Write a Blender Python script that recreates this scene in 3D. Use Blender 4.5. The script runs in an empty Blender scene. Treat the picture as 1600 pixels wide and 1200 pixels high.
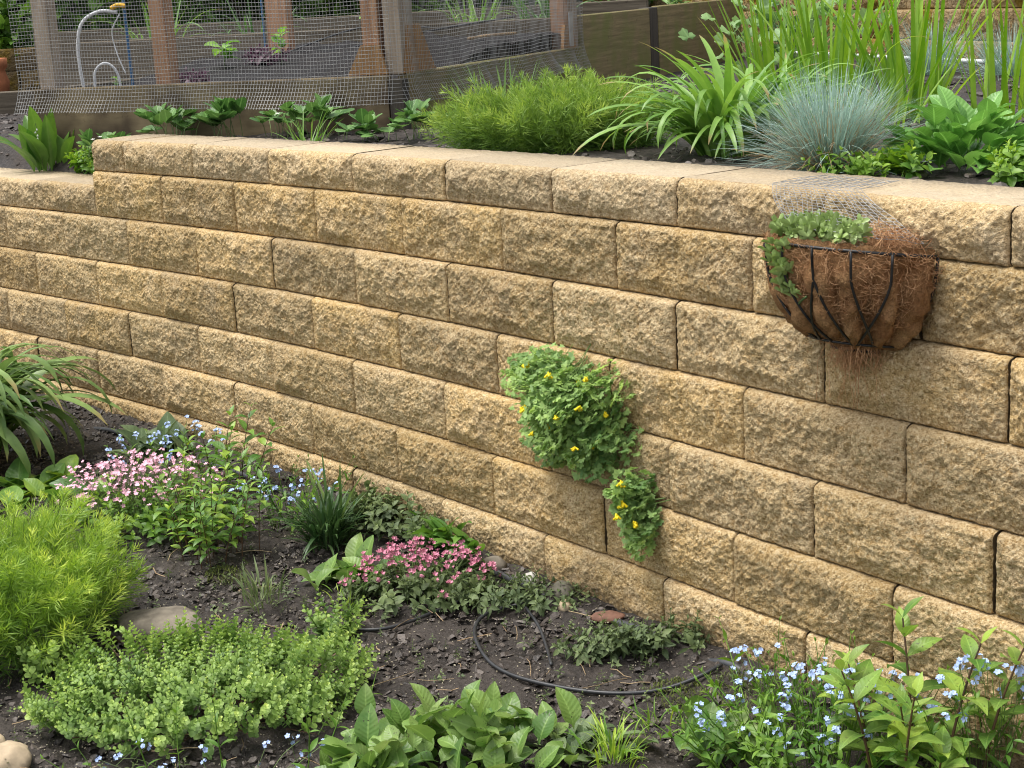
import bpy, math, random
import numpy as np
from mathutils import Matrix, Vector, noise

rng = np.random.default_rng(11)
random.seed(11)
R_ = math.radians
SC = bpy.context.scene
COL = SC.collection

# ------------------------------------------------------------------ camera
cd = bpy.data.cameras.new('camera')
cam = bpy.data.objects.new('camera', cd); COL.objects.link(cam)
cam.location = (2.5177, -2.2427, 0.4881)
cam.rotation_euler = (R_(76.491), R_(3.276), R_(53.615))
cd.sensor_width = 36.0; cd.sensor_fit = 'HORIZONTAL'; cd.lens = 36.0 * 2531.2 / 1600.0
cd.clip_start = 0.05; cd.clip_end = 400
SC.camera = cam

# ------------------------------------------------------------------ light
SUN_DIR = Vector((-0.26, -0.36, 1.25)).normalized()
W = bpy.data.worlds.new('World'); SC.world = W; W.use_nodes = True
nt = W.node_tree; nt.nodes.clear()
sky = nt.nodes.new('ShaderNodeTexSky'); sky.sky_type = 'NISHITA'; sky.sun_disc = False
sky.sun_elevation = math.asin(SUN_DIR.z); sky.sun_rotation = math.atan2(SUN_DIR.x, SUN_DIR.y)
sky.air_density = 1.0; sky.dust_density = 3.0; sky.ozone_density = 1.0
hs = nt.nodes.new('ShaderNodeHueSaturation'); hs.inputs['Saturation'].default_value = 0.28
bg = nt.nodes.new('ShaderNodeBackground'); bg.inputs['Strength'].default_value = 0.15
wo = nt.nodes.new('ShaderNodeOutputWorld')
nt.links.new(sky.outputs[0], hs.inputs['Color']); nt.links.new(hs.outputs[0], bg.inputs[0]); nt.links.new(bg.outputs[0], wo.inputs[0])
sd = bpy.data.lights.new('sun', 'SUN'); sd.energy = 2.1; sd.angle = R_(28); sd.color = (1.0, 0.96, 0.89)
sun = bpy.data.objects.new('sun', sd); COL.objects.link(sun)
sun.rotation_euler = SUN_DIR.to_track_quat('Z', 'Y').to_euler()
SC.view_settings.view_transform = 'Standard'; SC.view_settings.look = 'None'
SC.view_settings.gamma = 1.0; SC.view_settings.exposure = 0.72
SC.cycles.filter_width = 1.1
SC.view_settings.use_curve_mapping = False

# ------------------------------------------------------------------ helpers
def ss(a, b, x):
    t = np.clip((np.asarray(x, float) - a) / (b - a), 0, 1); return t * t * (3 - 2 * t)

class Tpl:                       # vertices, faces (list of int arrays), luv (u across, v along, tint)
    def __init__(s, v, f, luv=None):
        s.v = np.asarray(v, float); s.f = [np.asarray(a, int) for a in f if len(a)]
        s.luv = np.zeros((len(s.v), 3)) if luv is None else np.asarray(luv, float)
        s.mesh = None

def join_tpl(parts):
    V, F, L, o = [], [], [], 0
    for t in parts:
        V.append(t.v); L.append(t.luv); F += [a + o for a in t.f]; o += len(t.v)
    return Tpl(np.concatenate(V), F, np.concatenate(L))

def mesh_from(name, V, F, L=None, smooth=True):
    m = bpy.data.meshes.new(name)
    V = np.ascontiguousarray(V, dtype=np.float32)
    m.vertices.add(len(V)); m.vertices.foreach_set('co', V.ravel())
    loops = np.concatenate([a.ravel() for a in F]).astype(np.int32)
    tot = np.concatenate([np.full(len(a), a.shape[1]) for a in F]).astype(np.int32)
    st = np.concatenate([[0], np.cumsum(tot)[:-1]]).astype(np.int32)
    m.loops.add(len(loops)); m.loops.foreach_set('vertex_index', loops)
    m.polygons.add(len(tot)); m.polygons.foreach_set('loop_start', st); m.polygons.foreach_set('loop_total', tot)
    m.polygons.foreach_set('use_smooth', np.full(len(tot), smooth))
    if L is not None:
        at = m.attributes.new('luv', 'FLOAT_VECTOR', 'POINT')
        at.data.foreach_set('vector', np.ascontiguousarray(L, dtype=np.float32).ravel())
    m.update(calc_edges=True)
    return m

def group_faces(F):
    d = {}
    for a in F: d.setdefault(a.shape[1], []).append(a)
    return [np.concatenate(x) for x in d.values()]

class Acc:                       # collects many pieces that become ONE mesh
    def __init__(s): s.V, s.F, s.L, s.o = [], [], [], 0
    def tpl(s, t, Rm=None, loc=(0, 0, 0), scale=1.0, tint=None):
        v = t.v * scale
        if Rm is not None: v = v @ np.asarray(Rm).T
        L = t.luv.copy()
        if tint is not None: L[:, 2] = L[:, 2] + tint
        s.V.append(v + np.asarray(loc)); s.L.append(L); s.F += [a + s.o for a in t.f]; s.o += len(v)
    def many(s, t, Rs, locs, scales, tints):
        n = len(locs)
        if n == 0: return
        v = np.einsum('nij,kj->nki', Rs, t.v) * np.asarray(scales).reshape(n, 1, -1) + np.asarray(locs)[:, None, :]
        L = np.repeat(t.luv[None], n, 0).copy(); L[:, :, 2] += np.asarray(tints)[:, None]
        k = len(t.v)
        off = (np.arange(n) * k)[:, None, None] + s.o
        for a in t.f: s.F.append((a[None] + off).reshape(-1, a.shape[1]))
        s.V.append(v.reshape(-1, 3)); s.L.append(L.reshape(-1, 3)); s.o += n * k
    def mesh(s, name, origin=(0, 0, 0), smooth=True):
        return mesh_from(name, np.concatenate(s.V) - np.asarray(origin), group_faces(s.F), np.concatenate(s.L), smooth)

def put(name, mesh, mat=None, parent=None, loc=None, M=None, kind=None):
    o = bpy.data.objects.new(name, mesh); COL.objects.link(o)
    if mat is not None and mesh is not None and len(mesh.materials) == 0: mesh.materials.append(mat)
    if parent is not None: o.parent = parent
    if M is not None: o.matrix_basis = M
    elif loc is not None: o.location = loc
    if kind: o['kind'] = kind
    return o

def tag(o, label, cat, group=None):
    o['label'] = label; o['category'] = cat
    if group: o['group'] = group
    return o

def thing(name, label, cat, loc, group=None):
    o = bpy.data.objects.new(name, None); COL.objects.link(o); o.location = loc
    o.empty_display_size = 0.05
    return tag(o, label, cat, group)

def frame(az, tilt, roll=0.0):
    """leaf frame: y = leaf axis (tilt from vertical towards azimuth), -z = the way it droops"""
    o = np.array([math.cos(az), math.sin(az), 0]); up = np.array([0, 0, 1.0])
    y = o * math.sin(tilt) + up * math.cos(tilt); z = -o * math.cos(tilt) + up * math.sin(tilt)
    x = np.cross(y, z)
    if roll:
        c, s_ = math.cos(roll), math.sin(roll); x, z = x * c + z * s_, z * c - x * s_
    return np.stack([x, y, z], 1)

def frames(az, tilt, roll=None):
    n = len(az); o = np.stack([np.cos(az), np.sin(az), np.zeros(n)], 1); up = np.array([0, 0, 1.0])
    st, ct = np.sin(tilt)[:, None], np.cos(tilt)[:, None]
    y = o * st + up * ct; z = -o * ct + up * st; x = np.cross(y, z)
    if roll is not None:
        c, s_ = np.cos(roll)[:, None], np.sin(roll)[:, None]; x, z = x * c + z * s_, z * c - x * s_
    return np.stack([x, y, z], 2)

def to_M(Rm, loc, scale=1.0):
    sc = (scale,) * 3 if np.isscalar(scale) else scale
    M = Matrix([[Rm[i][j] * sc[j] for j in range(3)] + [loc[i]] for i in range(3)] + [[0, 0, 0, 1]])
    return M

PROF = {
    'ovate': lambda t: np.sin(np.pi * np.clip(t, 0, 1) ** 0.72) ** 0.85,
    'lance': lambda t: np.sin(np.pi * np.clip(t, 0, 1) ** 0.8) ** 1.15,
    'strap': lambda t: np.minimum(1, 0.55 + t * 3) * np.clip(1 - t, 0, 1) ** 0.42,
    'blade': lambda t: np.minimum(1, 0.8 + t) * np.clip(1 - t, 0, 1) ** 0.5,
    'spat': lambda t: np.clip(t, 0, 1) ** 0.75 * np.sqrt(np.clip(1 - t ** 3, 0, 1)) + 0.06 * (1 - t),
    'round': lambda t: np.sqrt(np.clip(1 - (2 * t - 1) ** 2, 0, 1)),
}
def leaf(width, prof='ovate', n=8, fold=0.25, bend=0.6, a0=0.0, wave=0.0, twist=0.0, sides=1, pet=0.0, seed=0, curl=None):
    """unit-length leaf along +y, drooping to -z by `bend` radians"""
    r = np.random.default_rng(seed)
    t = np.linspace(0, 1, n + 1)
    ang = a0 + bend * (t ** 1.15 if curl is None else t ** curl)
    ds = 1.0 / n
    y = np.concatenate([[0], np.cumsum(np.cos((ang[1:] + ang[:-1]) / 2)) * ds])
    z = -np.concatenate([[0], np.cumsum(np.sin((ang[1:] + ang[:-1]) / 2)) * ds])
    hw = width * 0.5 * PROF[prof](t); hw[-1] = max(hw[-1], 0.004 * width)
    if pet > 0:
        hw = width * 0.5 * np.where(t < pet, 0.06, PROF[prof](np.clip((t - pet) / (1 - pet), 0, 1)) + 0.05)
    cols = np.linspace(-1, 1, 2 * sides + 1)
    V, L = [], []
    ph = r.uniform(0, 6.28)
    for i in range(n + 1):
        tw = twist * t[i]
        ny, nz = math.sin(ang[i]), math.cos(ang[i])
        for c in cols:
            off = c * hw[i]
            up = fold * abs(off) + wave * width * math.sin(ph + t[i] * 13 + c * 1.7) * abs(c)
            ox = off * math.cos(tw); up = up + off * math.sin(tw)
            V.append((ox, y[i] + up * ny, z[i] + up * nz)); L.append((c, t[i], 0))
    k = len(cols)
    F = [(i * k + j, i * k + j + 1, (i + 1) * k + j + 1, (i + 1) * k + j) for i in range(n) for j in range(k - 1)]
    return Tpl(V, [np.array(F)], L)

def tube(P, rad, sides=6, caps=True, tint=0.0):
    P = np.asarray(P, float); n = len(P)
    rad = np.full(n, rad) if np.isscalar(rad) else np.asarray(rad, float)
    T = np.gradient(P, axis=0); T /= np.linalg.norm(T, axis=1)[:, None] + 1e-12
    ref = np.array([0, 0, 1.0]) if abs(T[0, 2]) < 0.9 else np.array([1.0, 0, 0])
    V, L = [], []
    a = np.cross(T[0], ref); a /= np.linalg.norm(a)
    for i in range(n):
        a = a - T[i] * (a @ T[i]); a /= np.linalg.norm(a) + 1e-12
        b = np.cross(T[i], a)
        for k in range(sides):
            th = 2 * math.pi * k / sides
            V.append(P[i] + rad[i] * (a * math.cos(th) + b * math.sin(th))); L.append((0.5, i / (n - 1), tint))
    F = [(i * sides + k, i * sides + (k + 1) % sides, (i + 1) * sides + (k + 1) % sides, (i + 1) * sides + k)
         for i in range(n - 1) for k in range(sides)]
    fs = [np.array(F)]
    if caps and sides > 2:
        fs.append(np.array([list(range(sides))[::-1], list(range((n - 1) * sides, n * sides))]))
    return Tpl(V, fs, L)

def spline(P, n=40):
    P = np.asarray(P, float); m = len(P)
    t = np.linspace(0, m - 1, n); out = []
    Q = np.concatenate([[2 * P[0] - P[1]], P, [2 * P[-1] - P[-2]]])
    for x in t:
        i = min(int(x), m - 2); u = x - i
        a, b, c, d = Q[i], Q[i + 1], Q[i + 2], Q[i + 3]
        out.append(0.5 * (2 * b + (c - a) * u + (2 * a - 5 * b + 4 * c - d) * u * u + (3 * b - a - 3 * c + d) * u ** 3))
    return np.array(out)

def box_tpl(sx, sy, sz, bev=0.004):
    """bevelled box centred on x,y with z from 0 to sz"""
    def ring(dx, dy, z): return [(-dx, -dy, z), (dx, -dy, z), (dx, dy, z), (-dx, dy, z)]
    hx, hy = sx / 2, sy / 2
    V = ring(hx - bev, hy - bev, 0) + ring(hx, hy, bev) + ring(hx, hy, sz - bev) + ring(hx - bev, hy - bev, sz)
    F = [(0, 3, 2, 1), (12, 13, 14, 15)]
    for k in range(3):
        for i in range(4):
            F.append((k * 4 + i, k * 4 + (i + 1) % 4, k * 4 + 4 + (i + 1) % 4, k * 4 + 4 + i))
    return Tpl(V, [np.array(F)])

# ------------------------------------------------------------------ materials
class NT:
    def __init__(s, name):
        s.m = bpy.data.materials.new(name); s.m.use_nodes = True; s.t = s.m.node_tree; s.t.nodes.clear()
        s.out = s.n('ShaderNodeOutputMaterial')
    def n(s, ty, **kw):
        x = s.t.nodes.new(ty)
        for k, v in kw.items(): setattr(x, k, v)
        return x
    def l(s, a, b): s.t.links.new(a, b)
    def val(s, sock, v):
        if isinstance(v, (int, float)): sock.default_value = v
        elif isinstance(v, tuple): sock.default_value = v if len(v) == 4 else (*v, 1)
        else: s.l(v, sock)
    def math(s, op, a, b=0.0, clamp=False):
        x = s.n('ShaderNodeMath', operation=op); x.use_clamp = clamp
        s.val(x.inputs[0], a); s.val(x.inputs[1], b); return x.outputs[0]
    def mix(s, fac, a, b, blend='MIX'):
        x = s.n('ShaderNodeMix', data_type='RGBA', blend_type=blend)
        s.val(x.inputs[0], fac); s.val(x.inputs[6], a); s.val(x.inputs[7], b); return x.outputs[2]
    def noise(s, vec, scale, detail=3, rough=0.55, dist=0.0):
        x = s.n('ShaderNodeTexNoise'); x.inputs['Scale'].default_value = scale
        x.inputs['Detail'].default_value = detail; x.inputs['Roughness'].default_value = rough
        x.inputs['Distortion'].default_value = dist
        if vec is not None: s.l(vec, x.inputs['Vector'])
        return x.outputs[0]
    def voro(s, vec, scale, feature='F1'):
        x = s.n('ShaderNodeTexVoronoi', feature=feature); x.inputs['Scale'].default_value = scale
        if vec is not None: s.l(vec, x.inputs['Vector'])
        return x.outputs['Distance']
    def ramp(s, fac, stops):
        x = s.n('ShaderNodeValToRGB'); e = x.color_ramp.elements
        while len(e) < len(stops): e.new(0.5)
        for i, (p, c) in enumerate(stops):
            e[i].position = p; e[i].color = (*c, 1) if len(c) == 3 else c
        s.val(x.inputs[0], fac); return x.outputs[0]
    def mapr(s, v, a, b, c=0.0, d=1.0):
        x = s.n('ShaderNodeMapRange'); x.inputs[1].default_value = a; x.inputs[2].default_value = b
        x.inputs[3].default_value = c; x.inputs[4].default_value = d; s.val(x.inputs[0], v); return x.outputs[0]
    def bump(s, h, strength=0.5, dist=0.01, nrm=None):
        x = s.n('ShaderNodeBump'); x.inputs['Strength'].default_value = strength; x.inputs['Distance'].default_value = dist
        s.l(h, x.inputs['Height'])
        if nrm is not None: s.l(nrm, x.inputs['Normal'])
        return x.outputs[0]
    def bsdf(s, col, rough=0.6, spec=0.4, nrm=None, metal=0.0):
        x = s.n('ShaderNodeBsdfPrincipled'); s.val(x.inputs['Base Color'], col); s.val(x.inputs['Roughness'], rough)
        x.inputs['Specular IOR Level'].default_value = spec; x.inputs['Metallic'].default_value = metal
        if nrm is not None: s.l(nrm, x.inputs['Normal'])
        return x.outputs[0]
    def done(s, sh): s.l(sh, s.out.inputs[0]); return s.m

LG = 1.35
def leaf_mat(name, c1, c2, rough=0.42, trans=0.3, vein=0.0, spots=0.0, per_obj=False, young=None, spec=0.45, pale=None, tip=0.0):
    c1, c2 = (tuple(min(.85, v * LG) for v in c) for c in (c1, c2)); young = tuple(min(.85, v * LG) for v in young) if young else None
    k = NT(name)
    at = k.n('ShaderNodeAttribute', attribute_name='luv'); sp = k.n('ShaderNodeSeparateXYZ'); k.l(at.outputs['Vector'], sp.inputs[0])
    co = k.n('ShaderNodeTexCoord').outputs['Object']
    geo = k.n('ShaderNodeNewGeometry')
    t = sp.outputs[2]
    if per_obj:
        oi = k.n('ShaderNodeObjectInfo'); t = k.math('ADD', t, k.math('SUBTRACT', k.math('MULTIPLY', oi.outputs['Random'], 0.9), 0.0))
    nz = k.noise(geo.outputs['Position'], 30, 3)
    t = k.math('ADD', t, k.mapr(nz, 0.3, 0.7, -0.16, 0.16), clamp=True)
    stops = [(0.0, c1), (1.0, c2)]
    if young: stops = [(0.0, c1), (0.6, c2), (1.0, young)]
    col = k.ramp(t, stops)
    nrm = None
    if vein > 0:
        ax = k.math('ABSOLUTE', sp.outputs[0])
        mid = k.mapr(ax, 0.03, 0.12, 1, 0)
        lat = k.math('SINE', k.math('MULTIPLY', k.math('SUBTRACT', sp.outputs[1], k.math('MULTIPLY', ax, 0.16)), 62.0))
        h = k.math('ADD', k.mapr(lat, -1, 1), k.math('MULTIPLY', mid, -1.0))
        nrm = k.bump(k.math('ADD', h, k.math('MULTIPLY', nz, 2.0)), 0.16 * vein, 0.004)
        col = k.mix(k.math('MULTIPLY', mid, 0.35 * vein), col, tuple(min(1, x * 1.8 + 0.04) for x in c2))
    if spots > 0:
        sn = k.noise(geo.outputs['Position'], 160, 2); sm = k.noise(geo.outputs['Position'], 22, 2)
        col = k.mix(k.math('MULTIPLY', k.mapr(sn, 0.62, 0.68), k.mapr(sm, 0.42, 0.6, 0, spots)), col, (0.05, 0.04, 0.025))
    if pale: col = k.mix(k.math('MULTIPLY', k.mapr(k.noise(geo.outputs['Position'], 14, 2), 0.5, 0.7), 0.6), col, pale)
    if tip > 0:
        tr_ = k.mapr(k.math('ADD', sp.outputs[1], k.math('MULTIPLY', k.math('SUBTRACT', oi.outputs['Random'], 1.0), 0.28)), 0.84, 0.90, 0, tip)
        col = k.mix(tr_, col, (0.42, 0.30, 0.14))
    p = k.bsdf(col, rough, spec, nrm)
    if trans > 0:
        tr = k.n('ShaderNodeBsdfTranslucent'); hv = k.n('ShaderNodeHueSaturation')
        hv.inputs['Value'].default_value = 1.35; hv.inputs['Saturation'].default_value = 1.1; hv.inputs['Hue'].default_value = 0.492
        k.l(col, hv.inputs['Color']); k.l(hv.outputs[0], tr.inputs[0])
        mx = k.n('ShaderNodeMixShader'); mx.inputs[0].default_value = trans; k.l(p, mx.inputs[1]); k.l(tr.outputs[0], mx.inputs[2]); p = mx.outputs[0]
    return k.done(p)

def plain_mat(name, col, rough=0.5, spec=0.4, var=0.2, scale=40, metal=0.0, bump=0.0):
    k = NT(name); co = k.n('ShaderNodeTexCoord').outputs['Object']
    nz = k.noise(co, scale, 4)
    c = k.mix(k.mapr(nz, 0.3, 0.7), tuple(x * (1 - var) for x in col), tuple(min(1, x * (1 + var)) for x in col))
    nr = k.bump(nz, bump, 0.004) if bump else None
    return k.done(k.bsdf(c, rough, spec, nr, metal))

def stone_mat(name, moss=0.0, light=1.0, grey=0.0):
    k = NT(name)
    tc = k.n('ShaderNodeTexCoord').outputs['Object']; geo = k.n('ShaderNodeNewGeometry'); pos = geo.outputs['Position']
    oi = k.n('ShaderNodeObjectInfo').outputs['Random']
    add = k.n('ShaderNodeVectorMath', operation='ADD'); k.l(tc, add.inputs[0])
    cx = k.n('ShaderNodeCombineXYZ'); k.l(k.math('MULTIPLY', oi, 17.0), cx.inputs[0]); k.l(k.math('MULTIPLY', oi, 9.0), cx.inputs[2])
    k.l(cx.outputs[0], add.inputs[1]); v = add.outputs[0]
    big = k.noise(v, 7.0, 2, 0.6); mid = k.noise(v, 46, 3, 0.7); fine = k.noise(v, 185, 3, 0.75)
    L = light
    c = k.mix(k.mapr(big, 0.36, 0.66), (0.43 * L, 0.315 * L, 0.175 * L), (0.48 * L, 0.325 * L, 0.135 * L))
    c = k.mix(k.mapr(k.math('ADD', big, k.math('MULTIPLY', k.math('FRACT', k.math('MULTIPLY', oi, 7.3)), 0.45)), 0.58, 0.95, 0, 0.5), c, (0.41 * L, 0.325 * L, 0.205 * L))
    c = k.mix(k.mapr(mid, 0.28, 0.50, 0.70, 0), c, (0.33 * L, 0.200 * L, 0.070 * L))
    c = k.mix(k.mapr(mid, 0.52, 0.72, 0, 0.6), c, (0.60 * L, 0.47 * L, 0.28 * L))
    c = k.mix(k.mapr(fine, 0.36, 0.48, 0.78, 0), c, (0.17, 0.105, 0.040))
    c = k.mix(k.mapr(fine, 0.54, 0.66, 0, 0.65), c, (0.70 * L, 0.58 * L, 0.38 * L))
    st = k.noise(pos, 3.1, 3, 0.62, 0.4)
    c = k.mix(k.math('MULTIPLY', k.mapr(st, 0.62, 0.80, 0, 0.5), k.mapr(mid, 0.35, 0.6)), c, (0.19, 0.17, 0.14))
    if moss > 0:
        mo = k.noise(pos, 5.0, 3, 0.6)
        c = k.mix(k.mapr(mo, 0.60 - moss * 0.12, 0.72 - moss * 0.1, 0, 0.9), c, (0.20, 0.13, 0.012))
    if grey: c = k.mix(grey, c, (0.50, 0.44, 0.35))
    pz = k.n('ShaderNodeSeparateXYZ'); k.l(pos, pz.inputs[0])
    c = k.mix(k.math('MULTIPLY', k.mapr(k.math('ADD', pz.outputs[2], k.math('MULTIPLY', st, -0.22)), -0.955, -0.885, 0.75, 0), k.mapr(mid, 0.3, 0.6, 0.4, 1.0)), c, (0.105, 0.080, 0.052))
    ms = k.n('ShaderNodeMapping'); ms.inputs['Scale'].default_value = (16, 16, 1.6); k.l(pos, ms.inputs[0])
    sk = k.noise(ms.outputs[0], 1.0, 3, 0.6)
    c = k.mix(k.mapr(sk, 0.62, 0.80, 0, 0.35), c, (0.20, 0.165, 0.11))
    vv = k.math('ADD', k.math('MULTIPLY', oi, 0.30), 0.84)
    hv = k.n('ShaderNodeHueSaturation'); k.l(c, hv.inputs['Color']); k.l(vv, hv.inputs['Value'])
    n1 = k.bump(k.math('ADD', k.math('MULTIPLY', mid, 1.5), fine), 0.8, 0.007)
    return k.done(k.bsdf(hv.outputs[0], 0.92, 0.12, n1))

def soil_mat(name, c1=(0.017, 0.0145, 0.013), c2=(0.060, 0.050, 0.043), rough=0.72):
    k = NT(name); pos = k.n('ShaderNodeNewGeometry').outputs['Position']
    a = k.noise(pos, 7, 5, 0.65); b = k.noise(pos, 70, 4, 0.7); g = k.voro(pos, 90)
    c = k.mix(k.mapr(a, 0.35, 0.65), c1, c2); c = k.mix(k.mapr(b, 0.45, 0.7, 0, 0.6), c, tuple(x * 1.5 for x in c2))
    c = k.mix(k.mapr(g, 0.0, 0.12, 0.5, 0), c, (0.16, 0.13, 0.10))
    n1 = k.bump(b, 0.9, 0.012); n2 = k.bump(g, 0.4, 0.006, n1)
    return k.done(k.bsdf(c, k.mapr(a, 0.3, 0.7, rough - 0.25, rough + 0.2), 0.25, n2))

def chip_mat(name, c1, c2, rough=0.55):
    k = NT(name); at = k.n('ShaderNodeAttribute', attribute_name='luv'); sp = k.n('ShaderNodeSeparateXYZ'); k.l(at.outputs['Vector'], sp.inputs[0])
    pos = k.n('ShaderNodeNewGeometry').outputs['Position']; nz = k.noise(pos, 180, 4, 0.7)
    c = k.mix(sp.outputs[2], c1, c2); c = k.mix(k.mapr(nz, 0.45, 0.7, 0, 0.5), c, tuple(x * 1.9 for x in c2))
    return k.done(k.bsdf(c, rough, 0.3, k.bump(nz, 0.6, 0.003)))

def wood_mat(name, c1, c2, axis=0, rough=0.75, stain=None, grain=60.0):
    k = NT(name); tc = k.n('ShaderNodeTexCoord').outputs['Object']
    mp = k.n('ShaderNodeMapping'); sc = [grain] * 3; sc[axis] = 2.5; mp.inputs['Scale'].default_value = sc; k.l(tc, mp.inputs[0])
    g = k.noise(mp.outputs[0], 1.0, 5, 0.65, 0.3); b = k.noise(tc, 5, 3)
    c = k.mix(k.mapr(g, 0.35, 0.65), c1, c2)
    if stain: c = k.mix(k.mapr(b, 0.42, 0.62, 0, 0.85), c, stain)
    c = k.mix(k.mapr(k.noise(tc, 38, 4, 0.7), 0.62, 0.75, 0, 0.7), c, tuple(x * 0.35 for x in c1))
    return k.done(k.bsdf(c, rough, 0.3, k.bump(g, 0.5, 0.004)))

M = {}
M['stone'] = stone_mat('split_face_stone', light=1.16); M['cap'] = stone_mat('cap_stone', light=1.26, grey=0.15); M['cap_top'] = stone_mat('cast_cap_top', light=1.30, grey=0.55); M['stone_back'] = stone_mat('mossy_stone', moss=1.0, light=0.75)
M['joint'] = plain_mat('joint_dirt', (0.085, 0.062, 0.036), 0.95, 0.1, 0.4, 30)
M['stone_dark'] = stone_mat('dark_mossy_stone', moss=0.8, light=0.4)
M['soil'] = soil_mat('wet_soil'); M['soil_black'] = soil_mat('potting_soil', (0.008, 0.007, 0.008), (0.022, 0.019, 0.019), 0.95)
M['chip'] = chip_mat('bark_chips', (0.018, 0.015, 0.0135), (0.120, 0.100, 0.086), 0.40)
M['speck'] = chip_mat('pale_crumbs', (0.18, 0.15, 0.10), (0.42, 0.38, 0.28), 0.8)
M['straw'] = chip_mat('dry_stalks', (0.20, 0.13, 0.07), (0.48, 0.36, 0.22), 0.8)
M['moss'] = leaf_mat('moss', (0.035, 0.05, 0.008), (0.10, 0.12, 0.02), 0.8, 0.1)
# foliage
M['strap_low'] = leaf_mat('strap_leaf_grey_green', (0.065, 0.125, 0.034), (0.21, 0.30, 0.095), 0.38, 0.22, 0.0, 0.35, True, tip=0.7)
M['strap_up'] = leaf_mat('strap_leaf_fresh', (0.085, 0.19, 0.030), (0.22, 0.36, 0.075), 0.40, 0.3, 0, 0.0, True, tip=0.9)
M['iris'] = leaf_mat('sword_leaf', (0.10, 0.22, 0.020), (0.26, 0.40, 0.055), 0.42, 0.35, 0, 0, True, tip=0.8)
M['feather'] = leaf_mat('thread_leaf', (0.07, 0.15, 0.022), (0.24, 0.36, 0.055), 0.5, 0.35, young=(0.56, 0.64, 0.13))
M['feather2'] = leaf_mat('thread_leaf_upper', (0.07, 0.15, 0.025), (0.19, 0.29, 0.055), 0.5, 0.33, young=(0.38, 0.47, 0.10))
M['oregano'] = leaf_mat('small_lime_leaf', (0.10, 0.18, 0.042), (0.27, 0.38, 0.10), 0.55, 0.28, young=(0.50, 0.58, 0.17))
M['phlox'] = leaf_mat('lance_leaf', (0.05, 0.125, 0.022), (0.13, 0.24, 0.045), 0.40, 0.28, 0.7, 0.0, True, young=(0.26, 0.37, 0.05))
M['phlox_big'] = leaf_mat('large_lance_leaf', (0.062, 0.145, 0.024), (0.18, 0.29, 0.052), 0.45, 0.3, 0.8, 0.8, True, young=(0.31, 0.42, 0.06), pale=(0.30, 0.36, 0.10))
M['broad'] = leaf_mat('broad_leaf', (0.065, 0.14, 0.028), (0.19, 0.29, 0.072), 0.42, 0.28, 0.8, 1.0, True, pale=(0.30, 0.38, 0.14))
M['dull'] = leaf_mat('dull_leaf', (0.05, 0.085, 0.035), (0.14, 0.19, 0.085), 0.55, 0.2, 0.7, 0.6, True)
M['weed'] = leaf_mat('weed_leaf', (0.06, 0.09, 0.035), (0.18, 0.23, 0.085), 0.6, 0.2, 0, 0.6)
M['dark'] = leaf_mat('dark_narrow_leaf', (0.022, 0.055, 0.016), (0.075, 0.13, 0.045), 0.42, 0.18)
M['fresh'] = leaf_mat('fresh_small_leaf', (0.06, 0.145, 0.018), (0.18, 0.30, 0.040), 0.45, 0.3, young=(0.32, 0.42, 0.06))
M['cory'] = leaf_mat('lobed_small_leaf', (0.09, 0.175, 0.050), (0.27, 0.385, 0.125), 0.6, 0.36, young=(0.40, 0.51, 0.15))
M['fescue'] = leaf_mat('blue_grass', (0.16, 0.235, 0.195), (0.34, 0.46, 0.40), 0.6, 0.2)
M['tan'] = leaf_mat('dry_grass', (0.24, 0.15, 0.075), (0.42, 0.31, 0.17), 0.7, 0.15)
M['pen'] = leaf_mat('puckered_leaf', (0.075, 0.185, 0.035), (0.19, 0.36, 0.090), 0.40, 0.28, 1.0, 0, True)
M['straw_leaf'] = leaf_mat('strawberry_leaf', (0.045, 0.11, 0.028), (0.13, 0.24, 0.065), 0.40, 0.22, 1.0, 0, True)
M['lotv'] = leaf_mat('lily_leaf', (0.04, 0.11, 0.018), (0.125, 0.23, 0.04), 0.4, 0.3, 0.3, 0, True)
M['colum'] = leaf_mat('glaucous_lobed_leaf', (0.10, 0.19, 0.06), (0.23, 0.35, 0.13), 0.5, 0.28, 0.4, 0, True)
M['succ'] = leaf_mat('succulent_leaf', (0.20, 0.28, 0.085), (0.44, 0.54, 0.23), 0.38, 0.12, 0, 0, False)
M['seedling'] = leaf_mat('seedling_leaf', (0.10, 0.22, 0.04), (0.23, 0.40, 0.075), 0.42, 0.35, 0.8, 0, True)
M['purple'] = leaf_mat('purple_leaf', (0.045, 0.018, 0.032), (0.10, 0.04, 0.07), 0.5, 0.2)
M['shrub'] = leaf_mat('shrub_leaf', (0.035, 0.085, 0.014), (0.13, 0.24, 0.035), 0.45, 0.25)
M['stem'] = leaf_mat('green_stem', (0.06, 0.10, 0.03), (0.13, 0.19, 0.055), 0.5, 0)
M['stem_red'] = leaf_mat('reddish_stem', (0.055, 0.028, 0.018), (0.11, 0.06, 0.03), 0.5, 0)
M['bark'] = plain_mat('shrub_bark', (0.09, 0.07, 0.05), 0.9, 0.2, 0.4, 60, bump=0.6)
M['yellow'] = plain_mat('yellow_petal', (0.86, 0.66, 0.020), 0.5, 0.3, 0.18, 80)
M['blue'] = plain_mat('blue_petal', (0.42, 0.54, 0.85), 0.6, 0.2, 0.22, 60)
M['blue_eye'] = plain_mat('flower_eye', (0.75, 0.65, 0.30), 0.6, 0.2)
M['pink'] = plain_mat('pale_pink_petal', (0.84, 0.47, 0.58), 0.6, 0.2, 0.15, 60)
M['rose'] = plain_mat('rose_petal', (0.62, 0.25, 0.34), 0.6, 0.2, 0.3, 60)
M['white_petal'] = plain_mat('white_petal', (0.78, 0.78, 0.70), 0.6, 0.2, 0.1)
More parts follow.
